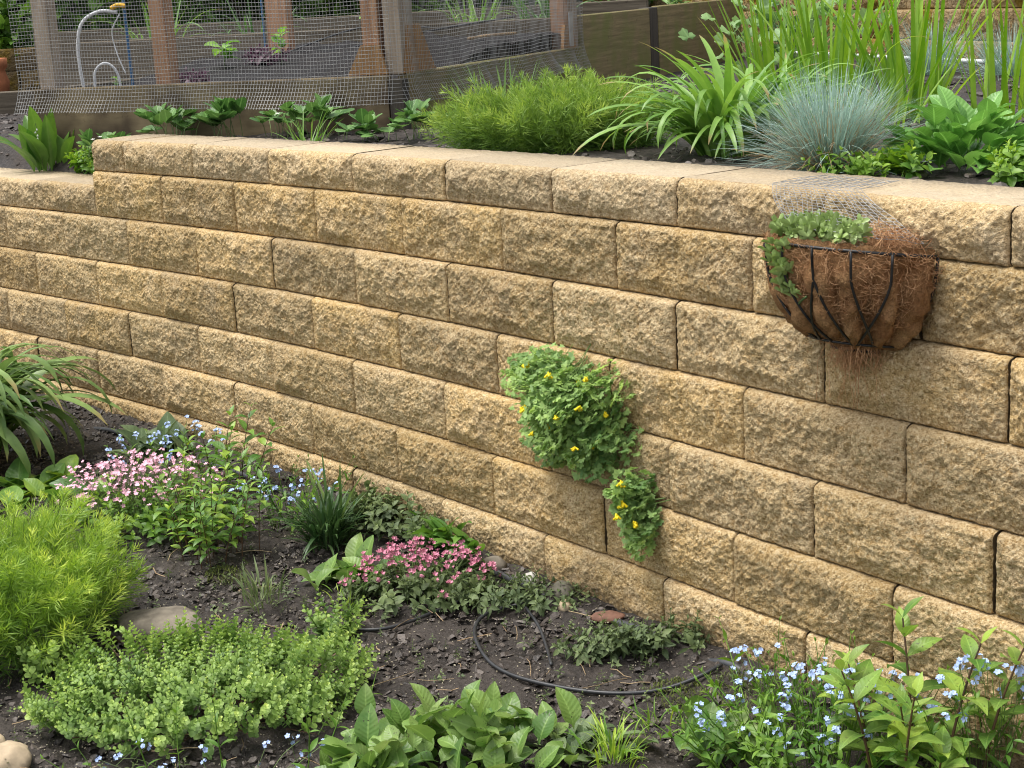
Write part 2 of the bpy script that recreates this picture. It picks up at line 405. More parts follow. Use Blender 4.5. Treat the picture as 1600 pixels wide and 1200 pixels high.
M['hose'] = plain_mat('black_drip_tube', (0.030, 0.031, 0.034), 0.42, 0.5, 0.4, 30)
M['pipe'] = plain_mat('grey_poly_pipe', (0.045, 0.047, 0.052), 0.45, 0.5, 0.5, 30)
M['wire'] = plain_mat('galvanised_wire', (0.36, 0.36, 0.355), 0.45, 0.5, 0.2, 20, 0.5)
M['black_wire'] = plain_mat('black_coated_wire', (0.012, 0.012, 0.012), 0.45, 0.5, 0.3)
M['post_red'] = wood_mat('cedar_post', (0.27, 0.140, 0.078), (0.46, 0.275, 0.165), 2)
M['post_grey'] = wood_mat('weathered_post', (0.25, 0.195, 0.145), (0.42, 0.345, 0.27), 2)
M['gusset'] = wood_mat('orange_plywood', (0.25, 0.13, 0.05), (0.38, 0.22, 0.10), 2)
M['olive'] = wood_mat('treated_board', (0.15, 0.12, 0.055), (0.27, 0.21, 0.105), 0, 0.8, (0.155, 0.165, 0.045))
M['board_grey'] = wood_mat('grey_board', (0.075, 0.060, 0.042), (0.15, 0.125, 0.092), 0, 0.85)
M['panel'] = wood_mat('weathered_panel', (0.150, 0.115, 0.065), (0.25, 0.195, 0.115), 0, 0.9, (0.060, 0.042, 0.028), 14.0)
M['post_dark'] = wood_mat('dark_post', (0.035, 0.03, 0.025), (0.075, 0.065, 0.05), 2)
M['terracotta'] = plain_mat('terracotta', (0.42, 0.16, 0.075), 0.85, 0.2, 0.2, 20)
M['white_tube'] = plain_mat('white_tubing', (0.72, 0.74, 0.76), 0.4, 0.4, 0.08)
M['blue_stake'] = plain_mat('blue_stake', (0.04, 0.12, 0.25), 0.5, 0.4, 0.1)
M['tie'] = plain_mat('yellow_tie', (0.75, 0.42, 0.02), 0.5, 0.4, 0.1)
M['rock'] = plain_mat('field_stone', (0.19, 0.165, 0.13), 0.9, 0.2, 0.5, 22, bump=1.0)
M['rock_buff'] = plain_mat('buff_stone', (0.42, 0.33, 0.22), 0.8, 0.25, 0.25, 30, bump=0.4)
M['rock_white'] = plain_mat('white_stone', (0.55, 0.52, 0.47), 0.8, 0.25, 0.3, 60, bump=0.6)
M['rock_dark'] = plain_mat('dark_stone', (0.11, 0.10, 0.075), 0.8, 0.3, 0.35, 40, bump=0.6)
M['rock_red'] = plain_mat('red_stone', (0.19, 0.10, 0.07), 0.8, 0.25, 0.3, 50, bump=0.5)

def coir_mat():
    k = NT('coir_fibre'); tc = k.n('ShaderNodeTexCoord').outputs['Object']
    a = k.noise(tc, 22, 4, 0.6); b = k.noise(tc, 160, 4, 0.75, 1.2)
    c = k.mix(k.mapr(a, 0.35, 0.65), (0.36, 0.175, 0.075), (0.58, 0.34, 0.16)); c = k.mix(k.mapr(b, 0.35, 0.55, 0.6, 0), c, (0.10, 0.05, 0.024))
    return k.done(k.bsdf(c, 0.95, 0.1, k.bump(b, 1.0, 0.010)))
M['coir'] = coir_mat()
M['fibre'] = chip_mat('coir_strand', (0.28, 0.12, 0.045), (0.60, 0.36, 0.19), 0.9)

# ------------------------------------------------------------------ wall line and ground heights
HB, WB, SB = 0.15, 0.4178, 0.0152          # course height, block length, set-back per course
CC = (-0.0240, 0.0260, 0.0063)
_s = np.linspace(-8, 5, 2601)
_sc = np.clip(_s, -3.3, 1.15)
_th = CC[0] * _sc + CC[1] * _sc ** 2 + CC[2] * _sc ** 3
_x = np.concatenate([[0], np.cumsum(np.cos((_th[1:] + _th[:-1]) / 2) * 0.005)]); _y = np.concatenate([[0], np.cumsum(np.sin((_th[1:] + _th[:-1]) / 2) * 0.005)])
_x -= np.interp(0, _s, _x); _y -= np.interp(0, _s, _y)
def wall_pt(s, off=0.0):
    th = float(np.interp(s, _s, _th))
    return np.array([np.interp(s, _s, _x) + math.sin(th) * off, np.interp(s, _s, _y) - math.cos(th) * off]), th
def wall_y(x): return np.interp(x, _x, _y)

def zg(x, y):
    x = np.asarray(x, float); y = np.asarray(y, float)
    d = wall_y(x) - 0.10 - y
    return -0.892 + 0.055 * ss(0, 2.5, -x) - 0.02 * ss(0.2, 1.2, -y) + 0.04 * ss(0.22, 0.0, d)
def zu(x, y):
    x = np.asarray(x, float); y = np.asarray(y, float)
    d = y - wall_y(x)
    right = 0.060 + 0.015 * ss(0.5, 0.2, d)
    left = -0.062 + 0.105 * ss(0.19, 0.33, d)
    return left + (right - left) * ss(-2.85, -2.62, x)

def nz2(x, y, s, sd=0.0): return noise.noise(Vector((x * s, y * s, sd)))

def sheet(name, xs, ys, zf, keep, mat, skirt=None):
    nx, ny = len(xs), len(ys)
    X, Y = np.meshgrid(xs, ys, indexing='ij')
    Z = zf(X, Y)
    V = np.stack([X, Y, Z], 2).reshape(-1, 3)
    I = np.arange(nx * ny).reshape(nx, ny)
    Q = np.stack([I[:-1, :-1], I[1:, :-1], I[1:, 1:], I[:-1, 1:]], 2).reshape(-1, 4)
    if keep is not None:
        c = V[Q].mean(1); Q = Q[keep(c[:, 0], c[:, 1])]
    o = put(name, mesh_from(name, V, [Q]), mat, kind='structure'); return o

def grade(a, b, fine, lo, hi, coarse):
    m = np.arange(a, b + 1e-6, fine)
    left = a - np.cumsum(np.geomspace(fine, coarse, 24)); right = b + np.cumsum(np.geomspace(fine, coarse, 24))
    return np.concatenate([[lo], left[left > lo][::-1], m, right[right < hi], [hi]])

def rough(zf, amp, extra=None):
    def f(X, Y):
        Z = zf(X, Y)
        N = np.array([noise.fractal(Vector((x * 9, y * 9, 1.7)), 0.8, 2.0, 4) if (abs(x) < 5 and abs(y) < 4) else 0 for x, y in zip(X.ravel(), Y.ravel())]).reshape(X.shape)
        return Z + amp * N
    return f
sheet('ground', grade(-2.9, 1.3, 0.014, -60, 60, 6), np.concatenate([[-60, -40, -25, -15, -9, -6, -4, -3, -2.4, -2.0, -1.8], np.arange(-1.7, 0.06, 0.014), [0.09]]),
      rough(zg, 0.011), None, M['soil'])
sheet('upper_soil', np.concatenate([[-60, -40, -25, -16, -12, -9, -7.5, -6.5, -5.5], np.arange(-5.0, 1.6, 0.04), [1.8, 2.2, 3, 4.5, 8, 14, 25, 60]]),
      np.concatenate([np.arange(-0.6, 3.4, 0.04), [3.6, 4, 4.6, 5.5, 7, 9, 12, 18, 30, 60]]),
      rough(zu, 0.010), lambda x, y: y > wall_y(x) + 0.10, M['soil'])

# ------------------------------------------------------------------ split-face blocks
def block_mesh(w, h, depth, seed, cap=False, dirty=2):
    dx = 0.0031
    nx, nzv = max(6, int(round(w / dx))), int(round(h / dx))
    r = random.Random(seed); sx, sy = r.uniform(0, 50), r.uniform(0, 50)
    tilt = r.uniform(-0.007, 0.007); tiltx = r.uniform(-0.007, 0.007)
    U = np.linspace(-w / 2, w / 2, nx + 1); Vv = np.linspace(0, h, nzv + 1)
    P = np.zeros((nx + 1, nzv + 1, 3))
    Rt = 0.020 if cap else 0.014
    for i, u in enumerate(U):
        for j, v in enumerate(Vv):
            ex = min(u + w / 2, w / 2 - u); eb = v; et = h - v
            e = min(ex, eb, et)
            def rd(d, R): q = max(0.0, 1 - d / R); return R * (1 - math.sqrt(max(0.0, 1 - q * q)))
            rec = rd(ex, 0.007) + rd(eb, 0.006) * 0.9 + rd(et, Rt)
            q = Vector((u * 1.0 + sx, v + sy, seed * 1.3))
            k = min(1.0, e / 0.045); k = k * k * (3 - 2 * k); k2 = min(1.0, e / 0.012)
            big = noise.fractal(q * 9, 0.9, 2.1, 3) * 0.0095
            rid = (noise.ridged_multi_fractal(q * 24, 0.9, 2.1, 4, 0.9, 2.0) - 1.1) * 0.0034
            gr = noise.fractal(q * 135, 0.45, 2.1, 3) * 0.0034 + noise.fractal(q * 44, .7, 2.1, 2) * 0.0022
            out = 0.008 * k + (tilt * (2 * v / h - 1) + tiltx * (2 * u / w)) * k + big * k + rid * (0.35 + 0.65 * k) + gr * (0.5 + 0.5 * k2) - rec
            jx = noise.noise(q * 60) * 0.0016; jz = noise.noise(q * 60 + Vector((7, 3, 1))) * 0.0014
            P[i, j] = (u + (jx if ex < 0.004 else 0), -out, v + (jz if e < 0.004 and ex > 0.003 else 0))
    V = P.reshape(-1, 3)
    I = np.arange((nx + 1) * (nzv + 1)).reshape(nx + 1, nzv + 1)
    Q = np.stack([I[:-1, :-1], I[1:, :-1], I[1:, 1:], I[:-1, 1:]], 2).reshape(-1, 4)
    loop = np.concatenate([I[:, 0], I[-1, 1:], I[-2::-1, -1], I[0, -2:0:-1]])
    n = len(loop); nv = len(V)
    steps = [0.025, 0.05, depth * 0.5, depth]
    Vs, Fs, prev = [V], [Q], loop
    for d in steps:
        ring = V[loop].copy(); ring[:, 1] = d
        for t in range(n):
            ring[t, 2] += (noise.noise(Vector((ring[t, 0] * 45, d * 45, seed))) * 0.0012) * (1 if cap else 0.6)
        ids = np.arange(nv, nv + n); nv += n; Vs.append(ring)
        Fs.append(np.stack([np.roll(prev, -1), prev, ids, np.roll(ids, -1)], 1)); prev = ids
    Fs.append(prev[None, ::1][:, ::-1])
    me = mesh_from('cap_block' if cap else 'block', np.concatenate(Vs), Fs)
    if dirty:                                   # soil and lichen have crept into the joints: bottom and end faces
        me.materials.append(M['cap'] if cap else M['stone']); me.materials.append(M['joint']); me.materials.append(M['cap_top'])
        seg = np.full(n, 2 if cap else 0); seg[:nx + nzv] = dirty - 1; seg[nx + nzv + nx:] = dirty - 1
        mi = np.concatenate([np.zeros(len(Q), int)] + [seg] * len(steps) + [[1]]).astype(np.int32); me.polygons.foreach_set('material_index', mi)
    return me

GAP = 0.0046
BLK = [block_mesh(WB - GAP, HB - 0.0022, 0.21, s) for s in range(9)]
CAPM = [block_mesh(WB - GAP, 0.100, 0.215, 40 + s, True) for s in range(5)]
HALF = block_mesh(0.192, 0.100, 0.215, 61, True, 1)
wall = thing('retaining_wall', 'tan split-face block retaining wall with bevelled cap stones, six courses, stepping down at left', 'wall', (0, 0, -0.92))
def place_block(nm, me, s, z, off, mat, flip=False, parent=wall, base=None):
    p, th = wall_pt(s, off)
    jit = random.uniform(-0.0035, 0.0035); tw = random.uniform(-0.006, 0.006)
    n = np.array([math.sin(th), -math.cos(th)])
    p = p + n * jit
    Mx = Matrix.Translation((p[0], p[1], z + 0.92)) @ Matrix.Rotation(th + tw, 4, 'Z')
    if nm == 'cap_block': Mx = Mx @ Matrix.Rotation(random.uniform(-0.004, 0.004), 4, 'Y')
    return put(nm, me, mat, parent, M=Mx)
S0 = [-0.414, -0.180, -0.396, -0.604, -0.397, -0.189, -0.40]
SL, SR = -5.6, 2.5
last = -1
for kc in range(1, 7):
    z = -HB * kc
    n0 = math.ceil((SL - S0[kc]) / WB); n1 = math.floor((SR - S0[kc]) / WB)
    for i in range(n0, n1):
        s = S0[kc] + WB * (i + 0.5)
        if kc == 1 and s < -2.695: continue
        v = random.choice([q for q in range(9) if q != last]); last = v
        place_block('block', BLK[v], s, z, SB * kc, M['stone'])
# cap stones of the high part, beginning with a half stone at the step
place_block('cap_block', HALF, -2.69 + 0.096, 0.0, 0.004, M['cap'])
for i in range(-5, 7):
    place_block('cap_block', CAPM[(i * 3) % 5], S0[0] + WB * (i + 0.5), 0.0, 0.004, M['cap'])
# cap stones of the low part on the left
sj = -2.692
for i in range(7):
    place_block('cap_block', CAPM[(i * 2 + 1) % 5], sj - WB * (i + 0.5) - 0.002, -HB, SB, M['cap'])

# ------------------------------------------------------------------ mulch on the ground
def flake(seed):
    r = np.random.default_rng(seed); n = 6
    a = np.sort(r.uniform(0, 2 * np.pi, n)) + 0.0
    a = np.linspace(0, 2 * np.pi, n, endpoint=False) + r.uniform(-0.35, 0.35, n)
    rad = r.uniform(0.6, 1.0, n); P = np.stack([np.cos(a) * rad, np.sin(a) * rad * r.uniform(0.45, 0.9), np.zeros(n)], 1)
    th = r.uniform(0.16, 0.5); T = P * r.uniform(0.78, 0.95); T[:, 2] = th + r.uniform(-0.05, 0.05, n); P[:, 2] = 0
    V = np.concatenate([P, T]); F4 = [(i, (i + 1) % n, n + (i + 1) % n, n + i) for i in range(n)]
    return Tpl(V, [np.array(F4), np.array([list(range(n, 2 * n))])], np.zeros((2 * n, 3)))
FL = [flake(s) for s in range(8)]
def scatter(name, label_mat, n, xr, yr, zf, smin, smax, keep=None, flat=0.35, power=2.2, seed=0, tpls=FL, lift=0.0):
    r = np.random.default_rng(seed); a = Acc()
    X = r.uniform(*xr, n); Y = r.uniform(*yr, n)
    if keep is not None: k = keep(X, Y); X, Y = X[k], Y[k]
    m = len(X); Z = zf(X, Y) + lift
    S = smin + (smax - smin) * r.uniform(0, 1, m) ** power
    az = r.uniform(0, 6.28, m); nrm = np.stack([r.normal(0, flat, m), r.normal(0, flat, m), np.ones(m)], 1); nrm /= np.linalg.norm(nrm, axis=1)[:, None]
    x = np.stack([np.cos(az), np.sin(az), np.zeros(m)], 1); x -= nrm * (x * nrm).sum(1)[:, None]; x /= np.linalg.norm(x, axis=1)[:, None]
    y = np.cross(nrm, x); Rs = np.stack([x, y, nrm], 2)
    idx = r.integers(0, len(tpls), m); ti = r.uniform(0, 1, m)
    for q in range(len(tpls)):
        w = idx == q; a.many(tpls[q], Rs[w], np.stack([X, Y, Z], 1)[w], S[w][:, None], ti[w])
    return put(name, a.mesh(name, smooth=False), label_mat, kind='stuff')
fw = lambda x, y: y < wall_y(x) - 0.112
o = scatter('bark_mulch', M['chip'], 46000, (-2.9, 1.25), (-1.75, -0.09), zg, 0.0022, 0.019, fw, 0.7, 4.0, 3)
tag(o, 'dark wet bark mulch covering the lower planting bed', 'mulch')
o = scatter('pale_crumbs', M['speck'], 14000, (-2.6, 1.2), (-1.7, -0.1), lambda x, y: zg(x, y) + 0.006, 0.0012, 0.0036, fw, 0.5, 2.0, 4)
tag(o, 'scattered pale grit and crumbs on the dark mulch', 'grit')
ub = lambda x, y: (y > wall_y(x) + 0.22) & ~((((x + 2.22) * -0.85 + (y - 0.75) * -0.53) > -0.05) & (((x + 2.22) * -0.85 + (y - 0.75) * -0.53) < 1.66) & (((x + 2.22) * -0.53 + (y - 0.75) * 0.85) > -0.05))
o = scatter('upper_bark_mulch', M['chip'], 12000, (-6.2, 1.2), (-0.4, 3.2), zu, 0.005, 0.028, ub, 0.3, 2.2, 5)
tag(o, 'brown bark mulch between the plants above the wall', 'mulch')
def sticks(n, seed, xr, yr, zf, keep):
    r = np.random.default_rng(seed); a = Acc()
    for _ in range(n):
        x, y = r.uniform(*xr), r.uniform(*yr)
        if not keep(np.array(x), np.array(y)): continue
        L = r.uniform(0.02, 0.11); az = r.uniform(0, 6.28); b = r.uniform(-0.3, 0.3)
        P = [(x + math.cos(az + b * t) * L * t, y + math.sin(az + b * t) * L * t, float(zf(x, y)) + 0.010 + 0.008 * r.uniform(0, 1)) for t in (0, .33, .66, 1)]
        a.tpl(tube(P, r.uniform(0.0007, 0.0016), 3, False), tint=r.uniform(0, 1))
    return a
o = put('dry_stalks', sticks(170, 6, (-1.6, 1.1), (-1.5, -0.12), zg, fw).mesh('dry_stalks'), M['straw'], kind='stuff')
tag(o, 'dry straw-coloured stalks lying on the mulch', 'twigs')
# moss cushions near the tube
def moss_patch(x, y, r0, label, seed):
    r = np.random.default_rng(seed); a = Acc(); n = 520
    rr = r0 * np.sqrt(r.uniform(0, 1, n)); an = r.uniform(0, 6.28, n)
    X = x + rr * np.cos(an); Y = y + rr * np.sin(an) * 0.7; Z = zg(X, Y) + 0.012 * (1 - (rr / r0) ** 2)
    t = leaf(0.25, 'lance', 2, 0.2, 0.5)
    a.many(t, frames(r.uniform(0, 6.28, n), r.uniform(0.1, 1.1, n)), np.stack([X, Y, Z], 1), r.uniform(0.006, 0.014, n)[:, None], r.uniform(0, 1, n))
    tag(put('moss_patch', a.mesh('moss_patch', (x, y, float(zg(x, y)))), M['moss'], loc=(x, y, float(zg(x, y))), kind='stuff'), label, 'moss')
moss_patch(0.26, -0.27, 0.075, 'moss cushion beside the drip tube right of centre', 1)
moss_patch(0.37, -0.18, 0.09, 'moss cushion between tube end and forget-me-nots', 2)
moss_patch(-1.02, -0.62, 0.07, 'ochre moss patch under the pink-flowered plants', 3)

# ------------------------------------------------------------------ stones
def stone(label, mat, x, y, z, size, seed, name='stone', grp=None, rz=0.0):
    r = random.Random(seed); nu, nv = 20, 12; V, F = [], []
    for j in range(nv + 1):
        ph = math.pi * j / nv
        for i in range(nu):
            th = 2 * math.pi * i / nu
            d = Vector((math.cos(th) * math.sin(ph), math.sin(th) * math.sin(ph), math.cos(ph)))
            k = 1 + 0.22 * noise.noise(d * 1.3 + Vector((seed, 0, 0))) + 0.07 * noise.noise(d * 4 + Vector((seed, 5, 0)))
            V.append((d.x * k * size[0], d.y * k * size[1], d.z * k * size[2]))
    for j in range(nv):
        for i in range(nu):
            F.append((j * nu + i, (j + 1) * nu + i, (j + 1) * nu + (i + 1) % nu, j * nu + (i + 1) % nu))
    o = put(name, mesh_from(name, V, [np.array(F)]), mat, loc=(x, y, z + size[2] * 0.45)); o.rotation_euler.z = rz
    return tag(o, label, 'stone', grp)
def sg(x, y): return float(zg(x, y))
stone('flat grey-brown field stone behind the lime-green oregano mound', M['rock'], -0.845, -0.875, sg(-.84, -.88), (0.105, 0.075, 0.030), 3, rz=0.9)
stone('buff rounded stone cut by the bottom left corner, lower one', M['rock_buff'], -0.43, -1.38, sg(-.43, -1.38), (0.05, 0.04, 0.03), 5)
stone('buff rounded stone at the left edge, above its neighbour', M['rock_buff'], -0.53, -1.385, sg(-.5, -1.38), (0.035, 0.03, 0.02), 6)
stone('small white stone at the foot of the wall', M['rock_white'], -0.375, -0.150, sg(-.375, -.15), (0.021, 0.019, 0.022), 7)
stone('dark mossy round stone against the wall foot', M['rock_dark'], -0.262, -0.145, sg(-.26, -.145), (0.032, 0.026, 0.026), 8)
stone('small brown pebble in front of the dark round stone', M['rock_buff'], -0.215, -0.175, sg(-.215, -.175), (0.018, 0.015, 0.016), 9)
stone('flat reddish stone by the wall, right of the pebbles', M['rock_red'], -0.095, -0.150, sg(-.095, -.15), (0.036, 0.026, 0.011), 10, rz=0.8)
stone('grey mossy stone at the wall foot beside bright green leaves', M['rock'], -0.52, -0.150, sg(-.52, -.15), (0.032, 0.024, 0.022), 11, rz=0.4)

# ------------------------------------------------------------------ drip tubes
def ground_tube(label, pts, rad, mat, name='drip_tube', lift=0.008, n=60, wob=0.0):
    P = spline([(x, y, 0) for x, y in pts], n); P[:, 2] = zg(P[:, 0], P[:, 1]) + rad + lift
    if wob: P[:, 2] += wob * np.sin(np.linspace(0, 9 if n < 100 else 41, n))
    o = put(name, mesh_from(name, tube(P, rad, 8).v, tube(P, rad, 8).f), mat)
    return tag(o, label, 'hose')
ground_tube('thin black drip tube running from oregano towards rose-pink flowers', [(-0.535, -0.579), (-0.488, -0.557), (-0.45, -0.513), (-0.441, -0.45), (-0.45, -0.356), (-0.458, -0.282)], 0.0042, M['hose'])
ground_tube('thin black drip tube bent in a wide loop on the mulch', [(-0.295, -0.205), (-0.348, -0.293), (-0.286, -0.377), (-0.157, -0.438), (-0.053, -0.447), (0.072, -0.409), (0.169, -0.355), (0.236, -0.278), (0.269, -0.207), (0.275, -0.16)], 0.0044, M['hose'], wob=0.003)
ground_tube('short black drip tube end inside the loop', [(-0.321, -0.221), (-0.216, -0.256), (-0.134, -0.297), (-0.031, -0.359)], 0.0036, M['hose'])
ground_tube('thicker grey-black water pipe lying along the wall foot', [(-3.3, -0.46), (-2.841, -0.418), (-2.548, -0.361), (-2.329, -0.33), (-2.047, -0.30), (-1.721, -0.26), (-1.101, -0.21), (-0.682, -0.17), (-0.24, -0.165), (-0.131, -0.155), (0.045, -0.145), (0.181, -0.145), (0.278, -0.14), (0.40, -0.14), (0.9, -0.14), (1.4, -0.14)], 0.0085, M['pipe'], 'water_pipe', -0.012, 160, 0.009)

# ------------------------------------------------------------------ plant kit
def shared(t, name, mat):
    if t.mesh is None or t.mesh.materials[0] != mat:
        t.mesh = mesh_from(name, t.v, t.f, t.luv); t.mesh.materials.append(mat)
    return t.mesh

def leaf_objs(root, items, mat, name='leaf'):
    """items: (template, R, world loc, scale); every leaf is a child object sharing its template's mesh"""
    bx = Vector(root.location)
    for t, Rm, loc, sc in items:
        put(name, shared(t, name, mat), None, root, M=to_M(Rm, Vector(loc) - bx, sc))

STRAPS = [leaf(0.052, 'strap', 14, 0.35, b, 0, 0.0, tw, seed=i, curl=cu) for i, (b, tw, cu) in enumerate([(1.5, .3, 1.3), (2.0, -.3, 1.5), (2.4, .4, 1.7), (1.1, -.2, 1.2), (2.7, .2, 2.2), (1.8, .5, 1.0), (2.9, -.4, 1.6)])]
BLADES = [leaf(0.042, 'blade', 8, 0.22, b, 0, 0, tw, seed=i) for i, (b, tw) in enumerate([(0.12, .2), (0.3, -.3), (0.5, .3), (0.05, -.1), (0.22, .4)])]
BENT = leaf(0.042, 'blade', 12, 0.3, 2.0, 0, 0, 0.2, curl=2.5)

def strap_clump(name, label, cat, x, y, z, n, L, tilt, mat, straps, wid=1.0, spread=0.05, seed=0, group=None, azr=(0, 6.283)):
    r = np.random.default_rng(seed); root = thing(name, label, cat, (x, y, z), group); it = []
    for i in range(n):
        az = r.uniform(*azr); tl = r.uniform(*tilt); t = straps[r.integers(len(straps))]; l = r.uniform(*L)
        rr = spread * math.sqrt(r.uniform(0, 1)); ap = az + r.normal(0, 0.5)
        it.append((t, frame(az, tl, r.normal(0, 0.25)), (x + rr * math.cos(ap), y + rr * math.sin(ap), z - 0.012), (l * wid * r.uniform(0.75, 1.1), l, l)))
    leaf_objs(root, it, mat); return root

def grass_tuft(name, label, x, y, z, n, L, rad, mat, seed, cat='grass', dry=None, wid=0.0022, droop=(0.3, 1.5)):
    r = np.random.default_rng(seed); root = thing(name, label, cat, (x, y, z))
    def tuft(cnt, Lr, tl, bend, w, spread):
        a = Acc()
        for b in bend:
            t = leaf(w / 0.2, 'blade', 6, 0.2, b, 0, 0, 0, curl=1.2); m = cnt // len(bend)
            az = r.uniform(0, 6.283, m); ti = np.abs(r.normal(0, 1, m)) * tl; ti = np.clip(ti, 0, 1.45)
            rr = spread * np.sqrt(r.uniform(0, 1, m)); loc = np.stack([x + rr * np.cos(az), y + rr * np.sin(az), np.full(m, z - 0.01)], 1)
            l = r.uniform(*Lr, m); sc = np.stack([np.full(m, 0.2), l, l], 1)
            Rs = frames(az + r.normal(0, .3, m), ti, r.normal(0, .4, m)); v = np.einsum('nij,nkj->nki', Rs, t.v[None] * sc[:, None, :]) + loc[:, None]
            k = len(t.v); Lu = np.repeat(t.luv[None], m, 0).copy(); Lu[:, :, 2] = r.uniform(0, 1, m)[:, None]
            off = (np.arange(m) * k)[:, None, None] + a.o
            for f in t.f: a.F.append((f[None] + off).reshape(-1, 4))
            a.V.append(v.reshape(-1, 3)); a.L.append(Lu.reshape(-1, 3)); a.o += m * k
        return a
    put('blades', tuft(n, L, 0.62, (0.05, 0.35, 0.8, 1.3), wid, rad).mesh('blades', (x, y, z)), mat, root, kind='stuff')
    if dry: put('dry_blades', tuft(dry, (L[0] * 0.55, L[1] * 0.85), 1.0, (0.4, 0.9, 1.4), wid * 0.9, rad).mesh('dry_blades', (x, y, z)), M['tan'], root, kind='stuff')
    return root

# thread-leaf sprigs
def feather_sprig(seed, L=0.15, nodes=8):
    r = np.random.default_rng(seed); parts = []
    bend = r.uniform(-0.2, 0.2)
    parts.append(tube([(0, 0, 0), (0.0, L * 0.5, bend * L * 0.1), (0, L, bend * L * 0.4)], [0.0013, 0.0011, 0.0005], 3, False, 0.1))
    nd = leaf(0.05, 'strap', 2, 0.15, 0.3)
    for i in range(nodes):
        t = (i + 0.6) / nodes; y = L * t; c = np.array([0, y, bend * L * 0.4 * t * t])
        nl = 0.060 * (1 - 0.55 * t ** 2) * r.uniform(0.8, 1.1)
        a0 = r.uniform(0, 6.28)
        for q in range(4):
            az = a0 + q * 1.571 + r.uniform(-.2, .2); op = (1.25 - 0.75 * t) * r.uniform(0.8, 1.15)
            d = np.array([math.cos(az) * math.sin(op), math.cos(op), math.sin(az) * math.sin(op)])
            for f in range(3):
                d2 = d + r.normal(0, 0.30, 3); d2 /= np.linalg.norm(d2)
                st = c + d * nl * (0.0 if f == 0 else r.uniform(0.25, 0.55)); l = nl * (1.0 if f == 0 else 0.6)
                x = np.cross(d2, r.normal(0, 1, 3)); x /= np.linalg.norm(x); Rm = np.stack([x, d2, np.cross(x, d2)], 1)
                v = (nd.v * np.array([0.0024 / 0.05, l, l])) @ Rm.T + st
                parts.append(Tpl(v, nd.f, np.tile([0, t, 0.12 + 0.50 * t ** 1.3], (len(v), 1))))
    return join_tpl(parts)
FEATH = [feather_sprig(s) for s in range(5)]

def pair_sprig(seed, L, nodes, ll, lw, prof='ovate', grow=1.0, young=0.5, bend=0.5, spread=1.0, tip=True):
    """stem with opposite leaves turning by a right angle at each node"""
    r = np.random.default_rng(seed); parts = []; b = r.uniform(-0.25, 0.25)
    cl = lambda t: np.array([0, L * t, b * L * t * t])
    parts.append(tube([cl(t) for t in (0, .35, .7, 1)], [0.0014, 0.0012, 0.0009, 0.0005], 4, False, 0.15))
    T = leaf(lw / ll, prof, 4, 0.3, bend, seed=seed)
    a0 = r.uniform(0, 3)
    for i in range(nodes):
        t = (i + 1) / nodes if tip else (i + 0.7) / nodes
        for q in (0, 1):
            az = a0 + (i % 2) * 1.571 + q * 3.1416 + r.uniform(-.3, .3)
            op = spread * (1.15 - 0.75 * t ** 2) * r.uniform(0.8, 1.2); s = ll * (0.75 + 0.5 * math.sin(3.0 * min(1, t * 1.05))) * (1 - 0.45 * t ** 3) * r.uniform(0.8, 1.15) * grow
            o = np.array([math.cos(az), 0, math.sin(az)]); up = np.array([0, 1.0, 0])
            y = o * math.sin(op) + up * math.cos(op); z = -o * math.cos(op) + up * math.sin(op); x = np.cross(y, z)
            v = (T.v * s) @ np.stack([x, y, z], 1).T + cl(t) ; L2 = T.luv.copy(); L2[:, 2] = 0.05 + young * t ** 2
            parts.append(Tpl(v, T.f, L2))
    return join_tpl(parts)
OREG = [pair_sprig(s, 0.08, 7, 0.0145, 0.0125, 'round', 1.0, 0.55, .4) for s in range(6)]
WEED = [pair_sprig(20 + s, 0.055, 4, 0.024, 0.010, 'lance', 1.0, 0.25, 0.9, 1.2) for s in range(5)]
FRESH = [pair_sprig(30 + s, 0.06, 4, 0.026, 0.014, 'ovate', 1.0, 0.5, 0.7, 1.1) for s in range(5)]
FMN = [pair_sprig(40 + s, 0.16, 4, 0.026, 0.008, 'lance', 1.0, 0.2, 0.7, 0.9) for s in range(4)]

